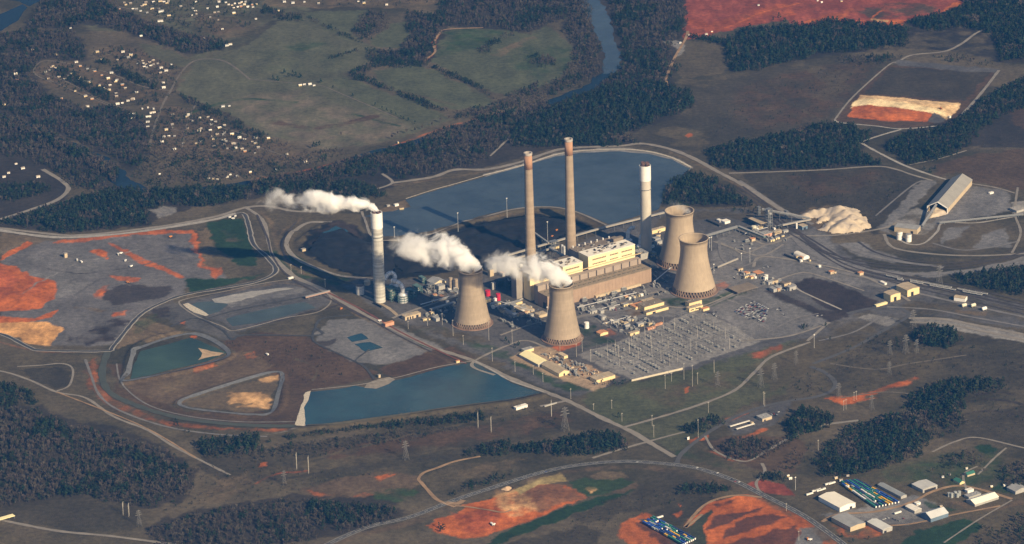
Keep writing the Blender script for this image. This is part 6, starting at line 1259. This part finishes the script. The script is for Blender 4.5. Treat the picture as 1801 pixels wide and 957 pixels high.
# hopper train
def hopper():
    t = thing('hopper_car', 'pale hopper car in the coal train on the curving tracks', 'rail car', group='hopper cars in the train'); mb = MB(); L = 7.2
    mb.add([(-1.6, -L, 4.3), (1.6, -L, 4.3), (1.6, L, 4.3), (-1.6, L, 4.3), (-1.5, -L*.95, 2.2), (1.5, -L*.95, 2.2), (1.5, L*.95, 2.2), (-1.5, L*.95, 2.2), (-.7, -L*.6, 1), (.7, -L*.6, 1), (.7, L*.6, 1), (-.7, L*.6, 1)], [(0, 1, 5, 4)[::-1], (1, 2, 6, 5)[::-1], (2, 3, 7, 6)[::-1], (3, 0, 4, 7)[::-1], (4, 5, 9, 8)[::-1], (5, 6, 10, 9)[::-1], (6, 7, 11, 10)[::-1], (7, 4, 8, 11)[::-1], (8, 9, 10, 11)[::-1]])
    mb.add([(-1.5, -L+.2, 3.9), (1.5, -L+.2, 3.9), (1.5, L-.2, 3.9), (-1.5, L-.2, 3.9)], [(0, 1, 2, 3)], 1); part('body', mb, [mat('hopper_silver', (.58, .57, .55), rough=.5, var=.15), coal], t)
    for y in (-5, 5):
        mb = MB(); mb.box(-1.1, 1.1, y-1.2, y+1.2, .4, 1.0)
        for x in (-.9, .9):
            for d in (-.8, .8): mb.tube([(x-.08, y+d, .45), (x+.08, y+d, .45)], .45, 8)
        part('bogie', mb, dark, t)
    return t
hp = hopper(); first = True
for A, E, n, skip in (((1601, 495), (1737, 520), 13, (7,)), ((1578, 493.5), (1728, 521.5), 13, (1, 4, 9)), ((1560, 487), (1586, 492.5), 3, ())):
    A, E = g(*A), g(*E); d = E-A; a = math.atan2(d.y, d.x)-math.pi/2
    for k in range(n):
        if k in skip: continue
        p = A+d*((k+.5)/n)
        if first: o = hp; first = False
        else: o = copy_tree(hp)
        o.location = (p.x, p.y, 1.0); o.rotation_euler = (0, 0, a)
# earth movers
def mover(px, py, label, c, a):
    p = g(px, py); t = thing('earth_mover', label, 'earth mover', (p.x, p.y, Hs(p.x, p.y)+.4), a); mb = MB(); mb.box(-1.7, 1.7, -3.6, 1.2, 1.0, 3.6); mb.add([(-1.8, -4.2, 3.8), (1.8, -4.2, 3.8), (1.8, 1.0, 4.2), (-1.8, 1.0, 4.2), (-1.4, -3.6, 2.4), (1.4, -3.6, 2.4), (1.4, .8, 2.4), (-1.4, .8, 2.4)], [(0, 1, 2, 3), (0, 4, 5, 1), (1, 5, 6, 2), (2, 6, 7, 3), (3, 7, 4, 0)]); part('body', mb, c, t)
    mb = MB(); mb.box(-1.3, 1.3, 1.4, 3.6, 1.0, 4.0); part('cab', mb, white if c is white else c, t); mb = MB(); mb.box(-1.2, 1.2, 3.55, 3.75, 2.4, 3.7); part('windscreen', mb, glass, t)
    for x in (-1.6, 1.6):
        for y in (-2.4, 2.4): mb = MB(); mb.tube([(x-.4, y, 1.1), (x+.4, y, 1.1)], 1.1, 10); part('wheel', mb, rub, t)
mov = mat('machine_orange', (.62, .24, .06), rough=.5, var=.1)
for x, y, c, lb in ((979, 407, mov, 'orange earth mover on black coal, nearest the chimney'), (984, 405, mov, 'orange earth mover on black coal, farthest right'), (957, 412, mov, 'orange earth mover on coal beside the short conveyor'), (966, 416, mov, 'orange earth mover in the coal pair, left'), (971, 418, mov, 'orange earth mover in the coal pair, right'), (143, 462, white, 'white dump truck in the middle of the ash field'), (136, 459, white, 'white dump truck following another on the ash field'), (208, 449, white, 'white truck left of the red clay track'), (213, 447, white, 'white truck beside the red clay track'), (221, 460, white, 'white truck below the red clay track'), (231, 470, white, 'pale truck lowest by the red clay track'), (225, 498, mov, 'yellow machine on the orange mound of the ash field'), (404, 384, white, 'white truck on the green corner of the ash field'), (414, 382, white, 'white truck highest on the green corner'), (410, 386, white, 'white truck lowest on the green corner'), (300, 418, mov, 'dark machine at the top of the ash field'), (865, 925, white, 'white truck in the red clay pit'), (868, 926, white, 'second white truck in the red clay pit'), (1655, 195, mov, 'machine on the cream clay field'), (470, 625, white, 'white truck on the brown pond ground'), (1425, 951, white, 'white loader at the gravel lot by the highway'), (1421, 950, mov, 'orange loader at the gravel lot by the highway'), (600, 545, mov, 'machine on the railway near the plant road'), (668, 566, white, 'white machine near the orange hut')):
    mover(x, y, lb, c, rr.uniform(0, 6.28))
# ------------------------------------------------------------------ poles, pylons, switchyard
def pole(px, py, top, label, m=wood_p, w=.62, name='utility_pole', arm=True, group=None):
    p = g(px, py); h = max(10, (py-top)/.745); t = thing(name, label, 'pole', (p.x, p.y, Hs(p.x, p.y)), PANG, group); mb = MB(); mb.tube([(0, 0, 0), (0, 0, h)], [w*.62, w*.42], 8); part('post', mb, m, t)
    if arm: mb = MB(); mb.bar((-2.2, 0, h-2), (2.2, 0, h-2), .45); part('crossarm', mb, m, t)
    return t
gal = mat('pale_pole', (.48, .45, .40), var=.08)
PO = '''1203,668,640|in the grass below the switchyard corner, leftmost of a pair
1218,680,644|in the grass below the switchyard corner, taller of a pair
1170,684,660|in the grass below the bright switchyard edge
1181,671,656|close under the bright switchyard edge
1227,676,656|short, right of the taller grass pole
1147,749,731|beside the curving gravel road
1150,769,749|between the gravel road and the plant road
1228,770,740|in front of the pines above the junction
1094,741,727|in open grass right of the plant road
1076,719,704|small, in open grass below the store sheds
1044,721,710|smallest, in open grass below the store sheds
1004,702,684|at the plant road below the store sheds
955,672,656|beside the teal pond corner
938,659,643|left of the plant road above the pond corner
906,654,636|beside the plant road above the teal pond
778,572,551|at the shadow edge left of the steaming tower
797,591,563|in front of the left steaming tower, left side
860,599,566|in front of the left steaming tower, right side
718,579,565|at the plant road by the tan pump house
985,619,598|in front of the nearest steaming tower
1014,628,605|right of the nearest steaming tower's foot
1024,619,594|at the right edge of the nearest steaming tower
1039,637,615|at the switchyard's left corner
901,605,580|left of the nearest steaming tower
815,607,590|in grass below the left steaming tower
866,636,612|in grass beside the plant road bend
572,505,490|on the bank below the coal yard, right
512,478,464|on the bank below the coal yard, left
530,482,468|on the bank below the coal yard, middle
752,573,555|in the small gravel yard by the pump house
760,562,548|in the small gravel yard, rear
1439,792,775|white, in the sparse bare stand
1343,712,690|in grass above the gatehouse, left of two
1345,715,692|in grass above the gatehouse, right of two
1246,726,708|above the pines by the junction
1405,950,935|at the orange clay by the highway
1383,899,886|beside the highway near the red patch
1502,705,690|in the orange cut, left
1506,703,688|in the orange cut, right
1484,722,705|below the orange cut, left of two
1488,720,703|below the orange cut, right of two'''
for ln in PO.split('\n'):
    a, lb = ln.split('|'); x, y, tp = (float(v) for v in a.split(',')); pole(x, y, tp, 'pale pole standing '+lb, gal)
LM = '''1251.5,441,417|right of the empty wide tower
1248,436,418|left of the light mast by the empty wide tower
1319,462,437|tallest, at the middle of the gravel yard
1255.5,481,465|behind the empty wide tower
1304,458,446|short, at the gravel yard kerb
694,421,402|on the dike near the banded chimney
806,411,374|on the dike in the middle
892,383,348|on the dike near the left tall chimney
963.5,428,390|at the coal yard conveyor
1432,612,590|alone in grass right of the car park
1399,862,842|with a white head beside the red patch
947,567,545|near the turbine hall end, left
963,566,541|near the turbine hall end, right'''
for ln in LM.split('\n'):
    a, lb = ln.split('|'); x, y, tp = (float(v) for v in a.split(',')); t = pole(x, y, tp, 'slim light mast '+lb, galv, .8, 'light_mast', False); h = (y-tp)/.745; mb = MB(); mb.box(-1.6, 1.6, -.5, .5, h-.6, h+.8); part('lamp_head', mb, white, t)
def hframe(px, py, top, label):
    p = g(px, py); h = (py-top)/.745; t = thing('h_frame_pole', label, 'pylon', (p.x, p.y, 0), PANG+.9)
    for x in (-3, 3): mb = MB(); mb.tube([(x, 0, 0), (x, 0, h)], [.32, .26], 8); part('post', mb, gal, t)
    mb = MB(); mb.bar((-7, 0, h-3), (7, 0, h-3), .4); part('crossarm', mb, gal, t); mb = MB(); mb.bar((-3, 0, h*.55), (3, 0, h*.8), .3); mb.bar((3, 0, h*.55), (-3, 0, h*.8), .3); part('brace', mb, gal, t)
for x, y, tp, lb in ((522, 825, 799, 'H shaped wooden frame pole in brown scrub, left of two'), (543, 832, 805, 'H shaped wooden frame pole in brown scrub, right of two'), (841, 752, 727, 'H shaped frame pole below the teal pond, left of two'), (864, 760, 735, 'H shaped frame pole below the teal pond, right of two'), (970, 732, 706, 'H shaped frame pole beside the office trailer'), (1256, 655, 635, 'H shaped frame pole right of the grass poles'), (217, 905, 885, 'H shaped frame pole at the lower left wood edge'), (227, 908, 888, 'H shaped frame pole nearer the lower left clearing')): hframe(x, y, tp, lb)
def pylon_mesh():
    H_ = 40; mb = MB(); lv = [(0, 5), (9, 3.9), (18, 2.8), (26, 1.8), (33, 1.4), (40, .5)]
    for (z0, a), (z1, b) in zip(lv, lv[1:]):
        for i, (sx, sy) in enumerate(((1, 1), (-1, 1), (-1, -1), (1, -1))):
            mb.bar((sx*a, sy*a, z0), (sx*b, sy*b, z1), .3); nx, ny = ((-1, 1), (-1, -1), (1, -1), (1, 1))[i]; mb.bar((sx*a, sy*a, z0), (nx*b, ny*b, z1), .13); mb.bar((nx*a, ny*a, z0), (sx*b, sy*b, z1), .13); mb.bar((sx*b, sy*b, z1), (nx*b, ny*b, z1), .13)
    arms = MB()
    for z, w in ((27, 8.5), (32.5, 7), (37, 5)):
        for s in (-1, 1): arms.bar((s*1.2, 0, z), (s*w, 0, z+.6), .5); arms.bar((s*1.2, 0, z+2.2), (s*w, 0, z+.6), .35)
    return mb.mesh('lattice_tower', galv2), arms.mesh('crossarms', galv2)
galv2 = mat('dull_galvanised', (.20, .195, .19), var=.1); py1, py2 = pylon_mesh()
for x, y, tp, lb in ((714, 808, 778, 'between the bare strip and the dirt loop'), (500, 853, 830, 'at the left end of the tan clearing'), (994, 757, 719, 'right of the office trailer'), (1338, 681, 650, 'beside the curving gravel road'), (1362, 667, 640, 'left of the side road'), (1593, 621, 590, 'left of the dark round clump'), (1565, 624, 600, 'in front of the car park corner field'), (1606, 576, 546, 'at the gravel track bed'), (1652, 500, 467, 'beside the coal train'), (1564, 659, 637, 'in the field above the orange cut'), (1475, 700, 675, 'beside the side road bend'), (245, 925, 900, 'by the clearing at the lower left'), (1533, 720, 696, 'below the orange cut'), (1612, 622, 598, 'touching the round clump'), (1262, 680, 655, 'right of the pale grass poles'), (1400, 640, 618, 'below the car park')):
    p = g(x, y); t = thing('power_pylon', 'grey lattice pylon '+lb, 'pylon', (p.x, p.y, 0), .5); t.scale = [((y-tp)/.745)/40]*3; link('lattice', py1, t); link('crossarms', py2, t)
sgal = mat('switchyard_steel', (.21, .21, .21), var=.15); mb = MB(); mb.bar((-8, 0, 0), (-8, 0, 14), .3); mb.bar((8, 0, 0), (8, 0, 14), .3); gpost = mb.mesh('gantry_posts', sgal); mb = MB(); mb.bar((-9, 0, 13.4), (9, 0, 13.4), .36); mb.bar((-9, 0, 9), (9, 0, 9), .16); gbeam = mb.mesh('gantry_beam', sgal)
mb = MB(); mb.box(-2.2, 2.2, -1.4, 1.4, .4, 3.6); mb.box(-2.6, -2.2, -1.2, 1.2, .6, 3.2); mb.box(2.2, 2.6, -1.2, 1.2, .6, 3.2); tbody = mb.mesh('transformer_body', steel); mb = MB()
for x in (-1.4, 0, 1.4): mb.lathe([(.22, 3.6), (.34, 4.2), (.2, 4.8), (.3, 5.2), (.12, 6)], 8, c=(x, 0, 0))
mb.tube([(-1.6, .5, 4.4), (1.6, .5, 4.4)], .5, 10); tbush = mb.mesh('bushings', gwall)
mb = MB(); mb.box(-.3, .3, -.3, .3, 0, 3)
for x in (-2, 0, 2): mb.box(x-.15, x+.15, -.15, .15, 2.4, 5.4)
mb.box(-2.6, 2.6, -.2, .2, 2.4, 2.9); swm = mb.mesh('disconnect_switch', sgal)
yard = gp('1022,626 1110,596 1215,552 1245,556 1330,600 1285,618 1200,643 1113,663'); o0 = g(1110, 668); swn = 0
for r in range(0, 25):
    for k in range(-2, 30):
        q = Vector((o0.x, o0.y))+U_*(r*14-20)+V_*(k*10.5); sdq = poly_sd(yard, np.array([q.x]), np.array([q.y]))[0]
        if sdq < 4: continue
        f = rr.random()
        if (r % 2 == 0 and f < .62):
            t = thing('switchyard_gantry', 'grey steel portal gantry in the switchyard', 'gantry', (q.x, q.y, .2), PANG+(0 if (k//4) % 2 else math.pi/2), 'gantries in the switchyard'); t.scale = (1, 1, rr.uniform(.8, 1.35)); link('posts', gpost, t); link('beam', gbeam, t)
        elif f < .52:
            t = thing('transformer', 'grey transformer with bushings in the switchyard', 'transformer', (q.x, q.y, .2), PANG, 'transformers in the switchyard'); t.scale = [rr.uniform(.8, 1.3)]*3; link('body', tbody, t); link('bushings', tbush, t)
        elif f < .90:
            o = link('disconnect_switch', swm); o.location = (q.x, q.y, .2); o.rotation_euler = (0, 0, PANG+rr.choice([0, 1.57])); tag(o, 'small three armed switch stand in the switchyard', 'switch stand', 'switch stands in the switchyard')
        elif f < .97:
            mb = MB(); 
            t = thing('lightning_mast', 'slim lightning mast in the switchyard', 'mast', (q.x, q.y, 0), 0, 'lightning masts in the switchyard')
            if 'mastm' not in globals(): mastm = MB().tube([(0, 0, 0), (0, 0, 26)], [.4, .18], 6).mesh('mast', gal)
            link('post', mastm, t)
# transformers and small plant along the turbine hall and around the yards
for where, s, n, sc in (('along the turbine hall front', '1010,540 1040,522 1138,502 1145,520 1075,540 1015,556', 44, 1.25), ('in the contractor yard', '1050,560 1100,560 1140,560 1160,575 1110,592 1060,575', 34, 1.0), ('around the steaming tower feet', '885,520 945,545 960,575 925,590 870,560', 26, 1.1), ('between the towers and hall end', '1140,470 1175,475 1185,520 1150,525', 24, 1.1), ('beside the transfer tower', '1320,400 1372,400 1385,425 1330,425', 14, 1.2), ('in the store shed yard', '950,620 980,625 1070,660 1050,680 985,655', 44, 1.0), ('in the left pump yard', '735,560 800,535 810,548 770,580', 16, 1.0), ('by the coal handling sheds', '735,505 800,495 812,520 760,535', 22, 1.2), ('beside the open shed', '1330,480 1375,495 1380,512 1340,505', 20, 1.0), ('on the gravel yard', '1280,425 1320,418 1335,435 1300,450', 7, 1.0)):
    q = gp(s); xs = [p.x for p in q]; ys = [p.y for p in q]; c = 0
    while c < n:
        x, y = rr.uniform(min(xs), max(xs)), rr.uniform(min(ys), max(ys))
        if poly_sd(q, np.array([x]), np.array([y]))[0] < 2: continue
        c += 1; t = thing('equipment_skid', 'small grey equipment skid '+where, 'equipment', (x, y, .2), PANG+rr.choice([0, 1.57]), 'equipment skids '+where); f = sc*rr.uniform(.6, 1.5); t.scale = (f*rr.uniform(.8, 1.9), f, f*rr.uniform(.7, 1.2)); link('body', tbody, t); link('fittings', tbush, t)
# small sheds, pipe runs and trucks fill the plant core
SH = []
for U, V, h, w_, r_ in ((8, 5, 4, yellow, tanroof), (12, 6, 5, tanw, broof), (6, 5, 5, white, wroof), (14, 8, 6, gwall, groof), (7, 9, 5, tanw, orange), (10, 5, 4, yellow, groof)):
    a = MB().box(0, U, 0, V, 0, h).mesh('wall', w_); b = MB().box(-.4, U+.4, -.4, V+.4, h, h+.6).mesh('roof', r_); c = MB().box(U*.3, U*.5, -.2, .2, 0, 2.6).mesh('door', dwin); SH.append((a, b, c))
for where, s_, n in (('in front of the turbine hall', '1025,548 1130,515 1150,522 1090,545 1040,560', 12), ('in the contractor yard', '1055,558 1130,562 1150,572 1105,588 1060,572', 14), ('left of the turbine hall end', '870,520 945,545 950,560 905,560 860,540', 18), ('around the coal handling sheds', '745,505 800,495 815,530 770,540 740,530', 16), ('beside the rear wide tower', '1140,415 1165,405 1160,460 1140,470', 7), ('around the transfer tower', '1305,395 1370,395 1390,425 1320,430', 12), ('on the rough plot by the loop road', '1355,498 1405,500 1400,515 1365,515', 8), ('near the orange canopy', '1290,475 1350,485 1365,505 1320,500', 10), ('between pump house and steaming tower', '715,556 790,540 800,560 745,575', 8), ('behind the boiler houses', '900,455 1000,425 1010,440 900,480', 8), ('on the east gravel yard', '1380,430 1450,450 1540,490 1500,500 1400,470', 8)):
    q = gp(s_); xs = [p.x for p in q]; ys = [p.y for p in q]; c = 0
    while c < n:
        x, y = rr.uniform(min(xs), max(xs)), rr.uniform(min(ys), max(ys))
        if poly_sd(q, np.array([x]), np.array([y]))[0] < 2: continue
        c += 1; a, b, d = rr.choice(SH); t = thing('utility_shed', 'small utility shed '+where, 'shed', (x, y, .2), PANG+rr.choice([0, 0, 1.57]), 'utility sheds '+where); f = rr.uniform(.7, 1.3); t.scale = (f, f, f); link('wall', a, t); link('roof', b, t); link('door', d, t)
for k, (a, b, h, w) in enumerate((((1015, 545), (1120, 519), 6, 1.6), ((1035, 552), (1090, 539), 5, 1.2), ((880, 535), (940, 552), 6, 2), ((1060, 572), (1110, 559), 4, 1), ((1150, 500), (1180, 475), 6, 2.4), ((870, 545), (920, 530), 6, 1.6), ((740, 540), (790, 526), 6, 2), ((1100, 455), (1150, 440), 7, 2), ((1310, 415), (1350, 404), 6, 1.6), ((1330, 410), (1360, 424), 6, 1.4))):
    A, E = g(*a), g(*b); d = E-A; t = thing('pipe_run', 'raised pipe run number %s across the plant apron' % k if 0 else 'raised pipe run crossing the plant apron on short posts', 'pipe', (A.x, A.y, 0), 0, 'pipe runs on the plant apron'); mb = MB(); mb.bar((0, 0, h), (d.x, d.y, h), w, h=1.0); part('pipe', mb, silver, t)
    for j in range(6): mb = MB(); mb.bar((d.x*j/5, d.y*j/5, 0), (d.x*j/5, d.y*j/5, h), .4); part('post', mb, steel, t)
# pallets and stacked material in the store yard
pm = [MB().box(-2.5, 2.5, -1, 1, 0, 1.4).box(-2.3, 2.3, -.8, .8, 1.4, 2.2).mesh('stack', m) for m in (tanw, steel, mat('pipe_rust', (.30, .18, .11), var=.2))]
for k in range(70):
    f = rr.random(); g0 = g(950+f*95+rr.uniform(-6, 22), 622+f*40+rr.uniform(-4, 10)); o = link('material_stack', rr.choice(pm)); o.location = (g0.x, g0.y, .4); o.rotation_euler = (0, 0, PANG+rr.choice([0, 1.57])); f = rr.uniform(.7, 1.5); o.scale = (f, f, f); tag(o, 'low stack of stored material in the tan storage yard', 'stack', 'stacks in the storage yard')
# switchyard boundary wall
for a, b, lb in (((1111, 671), (1201, 650), 'bright low wall along the switchyard corner'),):
    A, E = g(*a), g(*b); d = E-A; t = thing('boundary_wall', lb, 'wall', (A.x, A.y, 0), math.atan2(d.y, d.x)); mb = MB(); mb.box(0, d.length, 0, .8, 0, 4); part('wall', mb, mat('wall_cream', (.55, .49, .38), var=.1), t); mb = MB(); mb.box(-.2, d.length+.2, -.2, 1, 4, 4.5); part('coping', mb, conc, t)
